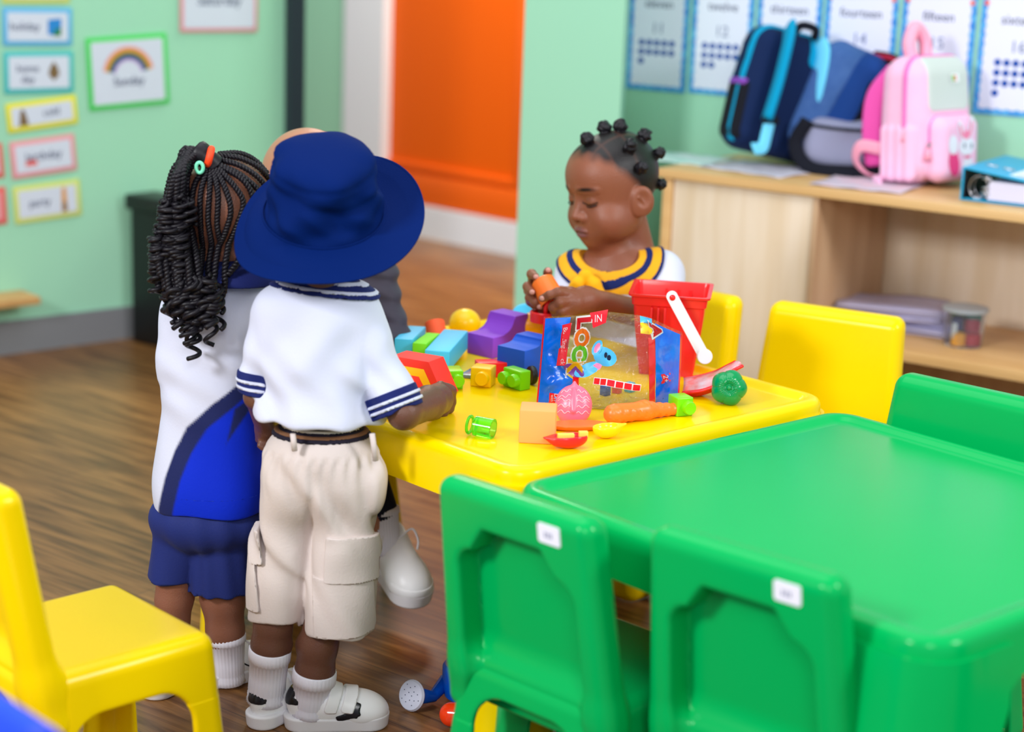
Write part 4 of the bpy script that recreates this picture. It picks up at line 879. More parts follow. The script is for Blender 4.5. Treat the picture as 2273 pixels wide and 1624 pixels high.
# blue lever arch binder
q = onz(2133, 443, ZC+.001); Rb_ = rotz(ANG_C+D(2)); bn = thing('binder', 'bright blue ring binder lying at the right picture edge', 'binder', q, ANG_C+D(2))
M_bin = mat('binder_cyan', (0, 166, 214), .35, .5); M_bk = mat('binder_black', (14, 16, 26), .5); M_ring = mat('ring_steel', (190, 190, 196), .2, metal=1); M_pg = mat('pages', (226, 224, 246), .6)
hB = .072
box('cover', (0, 0, 0), (.28, .30, .003), M_bin, bn, .001); box('spine', (-.003, 0, 0), (.001, .30, hB), M_bin, bn, .001)
box('inner_lining', (.001, .004, .003), (.004, .296, hB-.003), M_bk, bn, 0)
box('cover', (0, 0, -.003), (.28, .30, 0), M_bin, bn, .001, loc=(-.003, 0, hB+.002), R=roty(D(6.5)))
box('inner_lining', (.004, .02, .003), (.06, .296, .005), M_bk, bn, 0)
for y in (.018, .05): tube('ring', [V3(.032+.022*math.cos(a), y, .030+.026*math.sin(a)) for a in np.linspace(0, 2*math.pi, 26, endpoint=False)], .0022, M_ring, bn, 8, True)
for y, z in ((.012, .052), (.016, .012), (.014, .030), (.011, .020)): tube('ring_tip', [V3(.040, y, z), V3(.062, y-.002, z)], [.005, .0035], M_ring, bn, 10)
for k in range(9): box('page_stack', (.058+.0015*(k % 3), .006+.002*(k % 2), .006+k*.0046), (.262, .29, .010+k*.0046), M_pg, bn, 0)
box('label', (.10, .03, .0), (.26, .26, .0012), M_pw, bn, 0, loc=(-.003, 0, hB+.0022), R=roty(D(6.5))); box('label_line', (.115, .04, .0012), (.25, .044, .0016), M_ink, bn, 0, loc=(-.003, 0, hB+.0022), R=roty(D(6.5)))
for x in (.035, .075): tube('eyelet', [V3(x+.014*math.cos(a), .10+.006*math.sin(a), .0008) for a in np.linspace(0, 2*math.pi, 20, endpoint=False)], .0016, M_ring, bn, 6, True, loc=(-.003, 0, hB+.0022), R=roty(D(6.5)))
# ------------------------------------------------------------------ on the open shelf
M_pl = mat('lilac_paper', (200, 196, 226), .55, noise=(8, .4, (176, 176, 222)))
for lab, px, py, L, Wd, nz, rz, z0 in (('upper heap of lilac paper folders on the open shelf', 1985, 700, .26, .17, 4, -.30, .036), ('lower heap of lilac paper folders on the open shelf', 2040, 732, .24, .20, 5, -.52, .0)):
    q = onz(px, py, zS+z0); t = thing('paper_stack', lab, 'papers', V3(q[0], q[1], zS+z0)+V3(.0, .05, 0), rz, 'paper heaps on the shelf')
    rr = random.Random(int(px))
    for k in range(nz):
        V = []; n = 8
        for i in range(n+1): V.append([(L*(j/n-.5), Wd*(i/n-.5), .0008+k*.0072+.003*math.sin(j*.9+k)*(i/n)+.002*math.sin(i+k*2)+.002) for j in range(n+1)])
        V, Fc, _ = loft(V, close=False, caps=(False, False)); o = mesh('sheet_bundle', V, Fc, M_pl, t, loc=(rr.uniform(-.012, .012), rr.uniform(-.01, .01), 0), R=rotz(rr.uniform(-.12, .12))); md = o.modifiers.new('thick', 'SOLIDIFY'); md.thickness = .0052
q = onz(2146, 776, zS); jr = thing('clear_tub', 'clear plastic tub of coloured dough pots on the open shelf', 'tub', V3(q[0], q[1]+.045, zS))
M_tub = mat('clear_tub_plastic', (235, 238, 245), .05, .5, trans=.95, ior=1.15)
lathe('tub', [(0, .001), (.042, .001), (.044, .004), (.049, .088), (.047, .088), (.042, .006), (0, .004)], M_tub, jr, 40, caps=(False, False)); lathe('lid', [(.0475, .084), (.053, .084), (.053, .092), (0, .094), (0, .090), (.048, .088)], mat('tub_lid', (196, 206, 214), .3, trans=.4), jr, 40, caps=(False, False))
for x, y, z, r, c in ((-.017, -.020, .006, .017, (236, 164, 10)), (.018, -.016, .006, .018, (170, 24, 50)), (.014, -.018, .040, .018, (150, 30, 60)), (.016, -.012, .062, .020, (0, 104, 92)), (-.020, -.014, .044, .014, (24, 46, 96)), (.0, .018, .006, .020, (40, 60, 90)), (-.012, .014, .046, .016, (120, 170, 60))):
    lathe('dough_pot', [(0, 0), (r, 0), (r, .026), (r*.8, .029), (0, .029)], mat('dough_%d_%d' % (c[0], c[1]), c, .5), jr, 24, loc=(x, y, z), caps=(False, False))
box('glue_tube', (-.034, -.030, .022), (-.022, -.020, .058), mat('tube_white', (222, 232, 228), .4), jr, .003)
# ================================================================== HEAD SHARED BY THE FIGURES (face along local +y)
sy = lambda f: un(.0, f(-1), f(1))
head = un(.030, El((0, -.010, .024), (.0735, .081, .078)), El((0, .028, -.028), (.060, .055, .070)), El((0, .034, .034), (.058, .050, .048)))
head = un(.016, head, *[El((s*.034, .050, -.044), (.029, .028, .029)) for s in (-1, 1)], El((0, .052, -.084), (.028, .026, .021)), El((0, .064, -.062), (.031, .022, .022)))
head = cut(head, un(0, *[El((s*.0285, .093, -.004), (.018, .012, .010)) for s in (-1, 1)]), .016)
head = un(.010, head, Ca((0, .074, .000), (0, .0905, -.033), .0065, .0095)); head = un(.008, head, *[El((s*.0115, .082, -.037), (.0085, .0095, .0075)) for s in (-1, 1)], *[Ca((s*.012, .081, .016), (s*.044, .067, .014), .0055, .004) for s in (-1, 1)])
head = un(.004, head, *[El((s*.0285, .0645, -.0075), (.0150, .0150, .0130)) for s in (-1, 1)])
head = cut(head, un(0, *[El((s*.006, .090, -.0425), (.0032, .005, .0026)) for s in (-1, 1)]), .003)
lips = un(.003, *[El((s*.0075, .0825, -.0600), (.0125, .0085, .0052), roty(s*.18)) for s in (-1, 1)], El((0, .0815, -.0695), (.0155, .0090, .0060)))
head = un(.004, head, lips); head = cut(head, Ca((-.019, .089, -.0648), (.019, .089, -.0648), .0016), .0035); head = cut(head, Ca((0, .0925, -.047), (0, .0895, -.055), .0018), .004)
ears = []
for s in (-1, 1):
    e = cut(El((s*.0775, -.004, -.020), (.0085, .0215, .0275), rotz(s*.45)), El((s*.087, -.001, -.016), (.0065, .0125, .0165), rotz(s*.45)), .004); ears.append(un(.003, e, Ca((s*.080, .004, -.012), (s*.080, -.008, -.028), .0024, .0020)))
head = un(.006, head, *ears)
neck = Ca((0, -.022, -.06), (0, -.030, -.17), .033, .038)
head = un(.035, head, *[El((s*.040, .022, -.058), (.020, .036, .020)) for s in (-1, 1)])
skinN = un(.012, head, neck)

def headfield(c_, R_, s_, src=None):
    src = src or head
    return N(lambda P: src.f(((P-c_) @ R_)/s_)*s_, c_-.20*s_, c_+.15*s_)
HRC, LIP = np.array(lin((17, 13, 14))[:3]), np.array(lin((124, 74, 72))[:3])
K_face = mat('skin_face', (134, 78, 56), .38, .42, attr=True, sss=.12, bump=(420, .35))
def facecolour(c_, R_, s_, base, hairy):
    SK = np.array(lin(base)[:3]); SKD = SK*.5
    def facecol(P):
        q = ((P-c_) @ R_)/s_; x, y, z = q.T; c = np.repeat(SK[None], len(P), 0)
        def mix(m, col):
            nonlocal c
            m = np.clip(m, 0, 1)[:, None]; c = c*(1-m)+col*m
        inh = np.clip((z+.16)/.04, 0, 1)*(np.abs(x) < .12)
        hl = z-np.interp(y, [-.09, -.03, -.008, .012, .032, .055, .08], [-.066, -.036, -.004, .022, .044, .064, .074])+.004*np.sin(x*220)*np.sin(y*180)
        front = np.clip((y+.15)/.02, 0, 1); m = np.clip(hl/.026+.30, 0, 1)**1.3*inh; part = np.exp(-((np.abs(x)-.030)/.0028)**2)+np.exp(-((y+.01)/.0028)**2)*(z > .03)+np.exp(-((y-.035)/.0026)**2)*(z > .05)
        ear = np.clip((np.abs(x)-.073)/.003, 0, 1)*(np.abs(y+.004) < .03)*(np.abs(z+.02) < .034); mix(hairy*m*(1-ear)*(1-.14*np.clip(part, 0, 1)), HRC)
        for s in (-1, 1):
            e = np.sqrt(((x-s*.029)/.019)**2+((z-.0155-.0015*np.cos((x-s*.029)*80))/.0042)**2); mix((1.25-e)*1.4*(y > .045)*.85, HRC)
            e = np.abs(z+.0125+((x-s*.0285)/.0145)**2*-.0035)/.0016; mix((1.5-e)*(np.abs(x-s*.0285) < .0155)*(y > .058), HRC*.6)
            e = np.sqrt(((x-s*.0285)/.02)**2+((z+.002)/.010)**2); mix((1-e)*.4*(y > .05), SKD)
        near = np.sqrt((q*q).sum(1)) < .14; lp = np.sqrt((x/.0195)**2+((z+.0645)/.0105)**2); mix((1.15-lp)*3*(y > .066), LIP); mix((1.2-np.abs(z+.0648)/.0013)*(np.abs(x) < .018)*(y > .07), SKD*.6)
        return c
    return facecol
# ================================================================== PEOPLE
def jp(px, py, y): return w(px, py, y)
def mr(r, p): return r/scl(p)
def limb(k, *jts):
    """joints (px, py, y, radius in picture pixels) -> blended round cones"""
    P = [jp(*j[:3]) for j in jts]; return chain(k, P, [mr(j[3], p) for j, p in zip(jts, P)])
def zat(px, py, y): return jp(px, py, y)[2]
def below(px, py, y, n=(0, 0, 1)): return Half(jp(px, py, y), n)            # keeps what is below the point
def above(px, py, y, n=(0, 0, -1)): return Half(jp(px, py, y), n)
def slab(z0, z1, nx=0, c=None): return N(lambda P: np.maximum(z0-(P[:, 2]+nx*P[:, 0]), (P[:, 2]+nx*P[:, 0])-z1), [-9]*3, [9]*3)
def skin(n, c, hi): return mat('skin_'+n, c, .42, .45, noise=(90, .25, hi), sss=.12)
K_skin1 = skin('boy', (104, 68, 54), (92, 58, 46)); K_skin2 = skin('girl', (138, 90, 70), (124, 78, 60)); K_skin3 = skin('child', (182, 128, 98), (166, 112, 84))
K_white = cloth('white_knit', (206, 210, 230), .75, bump=(220, .15)); K_whiteF = cloth('white_cotton', (210, 212, 232), .75, bump=(160, .2))
K_nv = cloth('navy', (26, 36, 96), .7, bump=(300, .2)); K_nv2 = cloth('navy_short', (34, 46, 110), .65, bump=(300, .2)); K_hat = mat('cloth_hat_navy', (0, 27, 88), .8, .08, bump=(380, .3)); K_khaki = cloth('khaki', (208, 196, 192), .7, bump=(260, .2)); K_khakid = cloth('khaki_seam', (206, 192, 188), .75)
K_sock = cloth('sock_white', (240, 238, 250), .9); K_shoe = mat('shoe_white_leather', (246, 246, 248), .38, .5, bump=(90, .1)); K_sole = mat('shoe_white_rubber', (238, 236, 240), .55); K_blk = mat('shoe_black_patch', (20, 20, 28), .25); K_brown = cloth('belt_brown', (120, 84, 60)); K_belt = cloth('belt_dark', (34, 30, 44)); K_cream = cloth('belt_cream', (236, 232, 222))
def solid(name, n, h, m, root, color=None):
    """continuous surface given in world coordinates, parented to a person standing at root"""
    return sdf(name, n, h, m, root, t=-np.array(root.location), color=color)
def band(name, a, b, r0, r1, rows, root, n=40):
    """striped cuff round the axis a-b: rows = [(t0, t1, material)]"""
    a, b = np.asarray(a), np.asarray(b); R = frame(np.cross(b-a, V3(0, 1, .01)), b-a); L = np.linalg.norm(b-a)
    rings, mi, ms = [], [], []
    for t0, t1, m in rows:
        if m not in ms: ms.append(m)
        for t in (t0, t1): r = r0+(r1-r0)*t; rings.append(ringpts(a+R @ V3(0, 0, L*t), r, r, n, R))
    V, Fc, row = loft(rings, caps=(True, True)); idx = []
    for q in row: idx.append(ms.index(rows[min(q//2, len(rows)-1)][2]))
    o = mesh(name, V-np.array(root.location), Fc, ms, root, mi=idx); o.data.set_sharp_from_angle(angle=D(50)); return o
# ---- shoes ----------------------------------------------------------
def make_shoe(root, loc, yaw, L=1.0, style='strap', pitch=0.0, roll=0.0):
    R = rotz(yaw) @ roty(pitch) @ rotx(roll); Mo = mat4(R*L, np.asarray(loc)-np.array(root.location))
    if style in SHOES:
        src = SHOES[style]; c = copy_tree(src, root); c.matrix_local = Mo; return c
    def solef(P):
        a, b = V3(-.052, 0, 0), V3(.056, .003, 0); q = P.copy(); q[:, 2] = 0; ab = b-a; t = np.clip((q-a) @ ab/(ab @ ab), 0, 1); d = np.sqrt((((q-a)-t[:, None]*ab)[:, :2]**2).sum(1))-(.0285+.0055*t)+.004-(P[:, 2]-.012)*.12
        dz = np.abs(P[:, 2]-.0125)-.0085; return np.sqrt(np.maximum(d, 0)**2+np.maximum(dz, 0)**2)+np.minimum(np.maximum(d, dz), 0)-.004
    so = N(solef, V3(-.09, -.045, -.002), V3(.1, .045, .03)); so = cut(so, Tor((0, 0, .0), .5, .0001), 0)
    up = un(.03, El((-.036, 0, .045), (.041, .0275, .040)), El((.018, 0, .034), (.052, .0295, .030)), El((.055, .002, .026), (.034, .031, .022)))
    up = both(up, Half((0, 0, .016), (0, 0, -1)), .003); shell = cut(up, El((-.030, 0, .090), (.030, .021, .036), roty(.12)), .006)
    u = sdf('shoe', shell, .003, K_shoe, root); SHOES[style] = u; u.matrix_local = Mo
    sdf('sole', so, .003, K_sole, u)
    if style == 'strap':
        for x in (.000, .027): sdf('strap', both(both(infl(up, .0042), Bx((x, 0, .06), (.0105, .05, .026), .006, roty(.35)), .002), Half((0, 0, .036), (0, .0, -1)), .002), .0025, K_shoe, u)
        sdf('heel_patch', both(infl(up, .0018), un(.004, Bx((-.075, 0, .058), (.030, .017, .013), .005), Bx((-.075, 0, .052), (.030, .024, .005), .003)), .001), .0022, K_blk, u)
        for s in (-1, 1): sdf('side_mark', both(infl(up, .0020), un(.002, Bx((.022, s*.03, .031), (.020, .02, .0055), .002, roty(-.35)), Bx((.034, s*.03, .040), (.006, .02, .012), .002, roty(.3))), .001), .0022, K_blk, u)
    else:
        for k in range(4): tube('lace', catmull([V3(.002+.013*k, -.020, .052-.004*k), V3(.006+.013*k, -.006, .0655-.0055*k), V3(.004+.013*k, .012, .063-.0055*k), V3(.000+.013*k, .021, .050-.004*k)], 5), .0022, K_sole, u, 6, flat=.6)
        tube('lace', catmull([V3(.0, 0, .07), V3(-.008, -.018, .085), V3(.006, -.03, .074), V3(.012, -.032, .058)], 6), .0018, K_sole, u, 6); tube('lace', catmull([V3(.0, 0, .07), V3(.004, .018, .088), V3(.014, .026, .074), V3(.02, .024, .06)], 6), .0018, K_sole, u, 6)
        sdf('toe_cap', both(infl(up, .0014), Bx((.085, 0, .02), (.030, .06, .014), .006), .001), .0025, K_shoe, u)
        if style == 'line':
            for s in (-1, 1): tube('side_line', catmull([V3(-.012, s*.0295, .045), V3(.004, s*.0315, .034), V3(.03, s*.0325, .028)], 5), .0014, K_blk, u, 6); tube('side_line', catmull([V3(-.055, s*.023, .055), V3(-.040, s*.0285, .048), V3(-.03, s*.0295, .060)], 5), .0014, K_blk, u, 6)
    return u
SHOES = {}
def sock(root, top, bot, r0, r1, cuff=.022):
    top, bot = np.asarray(top), np.asarray(bot); ax = bot-top; L = np.linalg.norm(ax); ax = ax/L; R = frame(np.cross(ax, V3(0, 1, .01)), -ax)
    rings = []; n = 96; t = np.linspace(0, 2*np.pi, n, endpoint=False); rib = .0005*np.cos(t*32)
    for z, r, k in ((-.001, r0*.93, 0), (0, r0*1.02, 0), (.002, r0*1.06, 1), (cuff*.5, r0*1.07, 1), (cuff-.001, r0*1.06, 1), (cuff, r0*.985, 1), (L*.55, (r0*.4+r1*.6)*.98, 1), (L*.78, r1*1.03, 1), (L*.82, r1*.99, 1), (L*.87, r1*1.05, 1), (L*.92, r1*1.01, 1), (L, r1*1.08, 1)):
        q = np.stack([(r+rib*k)*np.cos(t), (r+rib*k)*np.sin(t), np.full(n, -z)], 1); rings.append(q @ R.T+top)
    V, Fc, _ = loft(rings, caps=(True, True)); return mesh('sock', V-np.array(root.location), Fc, K_sock, root)
# ------------------------------------------------------------------ BOY IN THE HAT
YB = 2.765
fl = onz(590, 1612, 0); boy = thing('person', 'child in navy bucket hat and khaki shorts, back turned, one arm on the yellow table', 'person', onz(665, 1610, 0))
hand_b = [jp(972, 890, 2.885), jp(985, 884, 2.925)]
def fingers(lst, k=.004): return un(k, *[limb(k, *f) for f in lst])
hcB = jp(722, 486, YB); RB_ = rotx(D(-16)); nb = un(.02, headfield(hcB, RB_, .90), limb(.02, (720, 540, YB-.012, 44), (714, 620, YB-.008, 42), (712, 690, YB, 46)), El(jp(710, 800, YB), (.072, .052, .13)), El(jp(712, 1010, YB), (.078, .058, .07)),
        limb(.01, (810, 725, YB, 26), (890, 900, 2.735, 30), (897, 916, 2.73, 36), (952, 894, 2.835, 37), (972, 886, 2.88, 35)),
        limb(.01, (596, 725, YB, 24), (570, 880, 2.75, 27), (592, 950, 2.83, 24), (588, 968, 2.84, 22)),
        limb(.01, (655, 1060, YB, 56), (620, 1290, YB, 40), (606, 1385, 2.77, 41), (601, 1430, 2.772, 42), (592, 1560, 2.785, 33)),
        limb(.01, (757, 1060, YB, 56), (738, 1290, YB, 42), (706, 1430, 2.765, 43), (699, 1490, 2.768, 42), (690, 1585, 2.775, 34)))
hb_ = un(.004, nb, fingers([((978, 868, 2.89, 14), (1000, 868, 2.93, 13), (1001, 892, 2.94, 11), (985, 905, 2.93, 10)), ((975, 876, 2.90, 14), (996, 884, 2.94, 13), (997, 906, 2.94, 11), (978, 912, 2.92, 10)),
        ((970, 884, 2.90, 14), (988, 898, 2.93, 12), (984, 916, 2.925, 10), (966, 918, 2.91, 9)), ((960, 890, 2.88, 13), (976, 906, 2.91, 11), (970, 920, 2.90, 9), (955, 922, 2.885, 8)), ((955, 872, 2.86, 13), (978, 858, 2.90, 12), (994, 860, 2.93, 10))]),
        fingers([((585, 968, 2.83, 9), (577, 988, 2.82, 7)), ((592, 970, 2.83, 9), (584, 994, 2.82, 7)), ((598, 972, 2.83, 9), (592, 996, 2.825, 7)), ((604, 972, 2.84, 9), (600, 994, 2.83, 6)), ((580, 960, 2.85, 8), (572, 976, 2.845, 6))]))
solid('body', hb_, .0034, K_face, boy, facecolour(hcB, RB_, .90, (104, 68, 54), True))
# shirt
sL0, sL1 = jp(592, 705, YB), jp(566, 868, 2.755); sR0, sR1 = jp(806, 708, YB), jp(884, 908, 2.735)
slv = lambda a, b, r0, r1: both(Ca(a, b+(b-a)*.15, mr(r0, a), mr(r1, b)), Half(b, b-a), .002)
tor0 = un(.05, El(jp(706, 748, YB), (.094, .066, .098)), El(jp(706, 880, YB-.005), (.083, .070, .10)), Ca(jp(612, 690, YB), jp(800, 690, YB), mr(40, sL0)), El(jp(712, 925, YB-.008), (.092, .076, .034)))
tor0 = both(tor0, above(712, 950, YB-.07, (-.05, 0, -1)), .008)
sh0 = un(.009, tor0, slv(sL0, sL1, 36, 36), slv(sR0, sR1, 44, 49))
def fold(P):
    x, z = P[:, 0]-jp(712, 800, YB)[0], P[:, 2]-zat(712, 800, YB)
    return .0042*np.sin((x*1.0+z*.55)*95+2*np.sin(z*30))*np.exp(-((z+.06)/.07)**2)*np.clip(np.abs(x)*16, .25, 1)+.0034*np.sin(x*70-z*40)*np.exp(-((z-.03)/.05)**2)
shirt = disp(disp(sh0, fold), wob(.0028, 30, 5))
solid('shirt', shirt, .004, K_white, boy)
for a, b, r0, r1 in ((sL0, sL1, 36, 36), (sR0, sR1, 44, 49)):
    ax = (b-a)/np.linalg.norm(b-a); rr_ = mr(r1, b)*1.26+.002
    def bandf(t0, t1, b=b, ax=ax, rr_=rr_):
        def f(P):
            q = P-b; t = q @ ax; d = np.sqrt(np.maximum((q*q).sum(1)-t*t, 0)); return np.maximum(np.maximum(t0-t, t-t1), d-rr_)
        return N(f, b-.08, b+.08)
    for nm, dd, t0, t1, m in (('sleeve_cuff', .0022, -.030, .004, K_nv), ('cuff_stripe', .0044, -.0190, -.0140, K_white), ('cuff_stripe', .0044, -.0085, -.0035, K_white)):
        solid(nm, both(infl(shirt, dd), bandf(t0, t1), .0005), .0025, m, boy)
zc = zat(712, 662, YB-.06); tl_ = .09
for d, z0, z1, m in ((.0035, 0, .3, K_nv), (.0046, .0055, .0105, K_white), (.0046, .0165, .0215, K_white)):
    reg = both(slab(zc+z0+tl_*jp(712, 656, YB)[0], zc+z1+tl_*jp(712, 656, YB)[0], tl_), Bx(jp(722, 640, YB), (.104, .2, .2), .002), .001)
    solid('collar' if d < .004 else 'collar_stripe', both(infl(sh0, d), reg, .001), .003, m, boy)
# shorts
legs = un(.022, limb(.02, (652, 1065, YB, 66), (608, 1400, 2.77, 57)), limb(.02, (766, 1072, YB, 72), (748, 1440, 2.76, 80)))
hipz = El(jp(713, 1050, YB), (.092, .074, .085)); sh = un(.03, hipz, legs); sh = un(.03, sh, Ca(jp(690, 1110, YB+.01), jp(676, 1300, YB+.01), .030, .024)); sh = un(.015, sh, El(jp(836, 1080, 2.745), (.021, .036, .048)))
sh = un(.02, sh, El(jp(713, 1000, YB), (.085, .070, .05))); sh = both(sh, below(713, 940, YB-.07, (.04, 0, 1)), .004); hem = N(lambda P: np.where(P[:, 0] < jp(662, 1300, YB)[0], jp(610, 1390, 2.725)[2]-P[:, 2]-.10*np.abs(P[:, 0]-jp(600, 1393, 2.77)[0]), jp(745, 1428, 2.70)[2]-P[:, 2]+.0*P[:, 0]), [-9]*3, [9]*3)
shorts0 = both(sh, hem, .004); cB_ = jp(713, 1050, YB); zw = zat(713, 985, YB)
def gath(P):
    a = np.arctan2(P[:, 1]-cB_[1], P[:, 0]-cB_[0]); e = np.exp(-np.maximum(zw-P[:, 2], 0)/.035)
    return .0020*e*np.clip((zw-P[:, 2])/.012, 0, 1)*np.sin(a*26+np.sin(P[:, 2]*60))+.0048*(1-e)*np.sin(a*6+P[:, 2]*20+1.5*np.sin(P[:, 2]*38+a*2))*np.clip((P[:, 2]-.20)*8, .3, 1)
CRS = np.array([jp(*p, YB-.06) for p in ((700, 1040), (690, 1140), (676, 1260), (662, 1420))])
def crease(P):
    cx = np.interp(P[:, 2], CRS[::-1, 2], CRS[::-1, 0]); z_ = np.clip((CRS[0, 2]-P[:, 2])/.05, 0, 1)
    return .0055*z_*np.exp(-((P[:, 0]-cx)/.0075)**2)*(P[:, 1] < YB)
shorts = disp(disp(disp(shorts0, crease), gath), wob(.0022, 26, 9, (1, 1, .6)))
solid('shorts', shorts, .0042, K_khaki, boy)
def rgn(x0, y0, x1, y1, y, yb=.09, rot=0):
    a, b = jp(x0, y1, y), jp(x1, y0, y); c = (a+b)/2; return Bx(V3(c[0], y-.03, c[2]), (abs(b[0]-a[0])/2, yb, abs(b[2]-a[2])/2), .003, roty(rot))
solid('pocket', both(infl(shorts, .0042), rgn(694, 1280, 832, 1408, 2.72, .06, D(-3)), .001), .0036, K_khaki, boy)
solid('pocket_flap', both(infl(shorts, .0072), rgn(722, 1192, 850, 1288, 2.72, .06, D(2)), .001), .0036, K_khaki, boy)
solid('pocket', both(infl(shorts, .0075), rgn(540, 1210, 574, 1345, 2.76, .05, D(-6)), .001), .0036, K_khaki, boy)
solid('pocket_flap', both(infl(shorts, .010), rgn(548, 1165, 584, 1240, 2.76, .05, D(-8)), .001), .0036, K_khaki, boy)
z1, z0 = zat(713, 962, YB-.07), zat(713, 990, YB-.07)
for d, a, b, m in ((.004, 0, 1, K_belt), (.0052, .30, .52, K_brown), (.0052, .66, .84, K_cream)):
    q = z0+(z1-z0)*np.array([a, b]); solid('belt' if d < .005 else 'belt_stripe', both(infl(both(sh, hem, .004), d), slab(q[0]+.04*0, q[1]), .001), .0028, m, boy)
for px in (650, 826): 
    a = jp(px, 962, 2.684 if px < 700 else 2.70); b = jp(px+(4 if px < 700 else 8), 1000 if px < 700 else 1022, 2.684 if px < 700 else 2.70); tube('belt_loop', [a-boy.location, b-np.array(boy.location)], .0045, K_khaki, boy, 8)
# socks and shoes
sock(boy, jp(600, 1436, 2.772), jp(590, 1552, 2.785), mr(44, jp(600, 1436, 2.772)), mr(40, jp(590, 1552, 2.785)))
sock(boy, jp(699, 1486, 2.768), jp(688, 1580, 2.775), mr(46, jp(699, 1486, 2.768)), mr(40, jp(688, 1580, 2.775)))
pl_ = onz(597, 1602, 0); make_shoe(boy, V3(pl_[0]+.020, pl_[1]+.035, 0), D(58), 1.0)
pr_ = onz(735, 1610, 0); make_shoe(boy, V3(pr_[0]+.004, pr_[1]+.0, 0), D(8), 1.0)
# hat: crown and drooping brim
Sx = jp(718, 474, YB-.015); axh = V3(.04, -.40, .915); Rh_ = frz((1, 0, .03), axh)
hat = bpy.data.objects.new('bucket_hat', None); link(hat, boy); hat.matrix_local = mat4(Rh_, Sx-np.array(boy.location))
nth = 96; th = np.linspace(0, 2*np.pi, nth, endpoint=False); rg = np.random.RandomState(2)
def hatnoise(th, s): return .0055*np.sin(3*th+1.2+s*2)*np.sin(s*4+1)+.0042*np.sin(5*th-s*7+.4)-.0030*np.abs(np.sin(4*th+s*9+.6))+.0020*np.sin(9*th+s*9)
rings = []; Hc_ = .104
for s in np.linspace(0, 1, 30):
    if s < .70: q = s/.70; r = 1-.13*q**1.5; z = Hc_*.84*q
    else: q = (s-.70)/.30; r = .87*math.cos(q*math.pi/2)**.75; z = Hc_*(.84+.24*math.sin(q*math.pi/2))
    fade = min(1, s*6)*(1 if s < .6 else max(0, 1-(s-.6)*3.2)); d = hatnoise(th, s)*fade
    crease = -.0055*np.exp(-((s-.46-.06*np.sin(th*2))/.07)**2)*(np.sin(th) < .3)-.003*np.exp(-((s-.70)/.02)**2)
    rings.append(np.stack([(.0885*r+d+crease)*np.cos(th), (.0965*r+d+crease)*np.sin(th), np.full(nth, z)+d*.5], 1))
V, Fc, _ = loft(rings, caps=(False, True)); cr_ = mesh('crown', V, Fc, K_hat, hat)
ang = np.array([0, 45, 90, 135, 180, 225, 270, 315, 360]); ele = np.array([-2, 34, 10, -30, -56, -44, -30, -16, -2.]); ln = np.array([.063, .064, .058, .060, .068, .066, .058, .058, .063])
# periodic smooth interpolation
def per(v, t): return np.interp((t+360) % 360, ang, v)
tt = np.degrees(th); el = np.mean([per(ele, tt+d) for d in range(-24, 25, 6)], 0); le = np.mean([per(ln, tt+d) for d in range(-20, 21, 5)], 0)
rings = []
for i, s in enumerate(np.linspace(0, 1, 45)):
    e = np.radians(el*(.55+.45*min(1, s*1.6))); rad = le*s; st = .00045*math.cos(i*math.pi)*(.1 < s < .96); wv = .004*s*np.sin(3*th+.6)
    rings.append(np.stack([(.085+.0045*min(1, s*8)+rad*np.cos(e))*np.cos(th), (.093+.0045*min(1, s*8)+rad*np.cos(e))*np.sin(th), rad*np.sin(e)+st+wv], 1))
V, Fc, _ = loft(rings, caps=(False, False)); br_ = mesh('brim', V, Fc, K_hat, hat); md = br_.modifiers.new('thick', 'SOLIDIFY'); md.thickness = .003; md.offset = -1
tube('seam', [p for p in np.stack([.0905*np.cos(th), .0985*np.sin(th), np.full(nth, .003)], 1)], .0016, K_hat, hat, 6, True)
# ------------------------------------------------------------------ GIRL WITH BRAIDS
YG = 2.925
gl_ = thing('person', 'girl with long black braids and navy shorts, back turned, left of the hat', 'person', onz(470, 1500, 0)); gL = np.array(gl_.location)
HC, HR = jp(503, 452, YG), V3(.0740, .083, .080); RG_ = rotz(D(-14)) @ rotx(D(-12)); hcG = HC-RG_ @ V3(0, -.010, .024)
ng = un(.02, headfield(hcG, RG_, 1.0), limb(.02, (498, 510, YG-.014, 42), (494, 560, YG-.012, 40), (490, 640, YG, 44)), El(jp(482, 760, YG), (.072, .052, .12)), El(jp(470, 1020, YG), (.08, .06, .12)),
        limb(.01, (405, 700, YG, 30), (392, 830, YG-.01, 27), (440, 850, YG+.10, 22), (470, 838, YG+.15, 20)), limb(.01, (570, 700, YG, 30), (600, 830, YG+.01, 27), (590, 845, YG+.10, 22), (580, 838, YG+.15, 20)),
        limb(.01, (405, 1150, YG, 56), (386, 1330, YG, 40), (384, 1450, YG+.01, 34), (386, 1500, YG+.01, 27)), limb(.01, (500, 1150, YG, 60), (495, 1330, YG, 47), (500, 1400, YG, 41), (504, 1490, YG+.005, 30)))
fg = lambda x, y0: fingers([((x+i*9, y0, YG+.15, 7), (x+3+i*9, y0+2, YG+.185, 6), (x+4+i*9, y0+8, YG+.20, 5)) for i in range(4)]+[((x-4, y0+2, YG+.13, 8), (x-12, y0+4, YG+.16, 6))])
solid('body', un(.004, ng, fg(462, 836), fg(568, 836)), .0034, K_face, gl_, facecolour(hcG, RG_, 1.0, (138, 90, 70), False))
gs0 = un(.045, El(jp(484, 735, YG), (.088, .066, .095)), El(jp(478, 900, YG), (.088, .072, .13)), El(jp(467, 1075, YG), (.097, .082, .12)), Ca(jp(418, 672, YG), jp(556, 668, YG), mr(36, HC)))
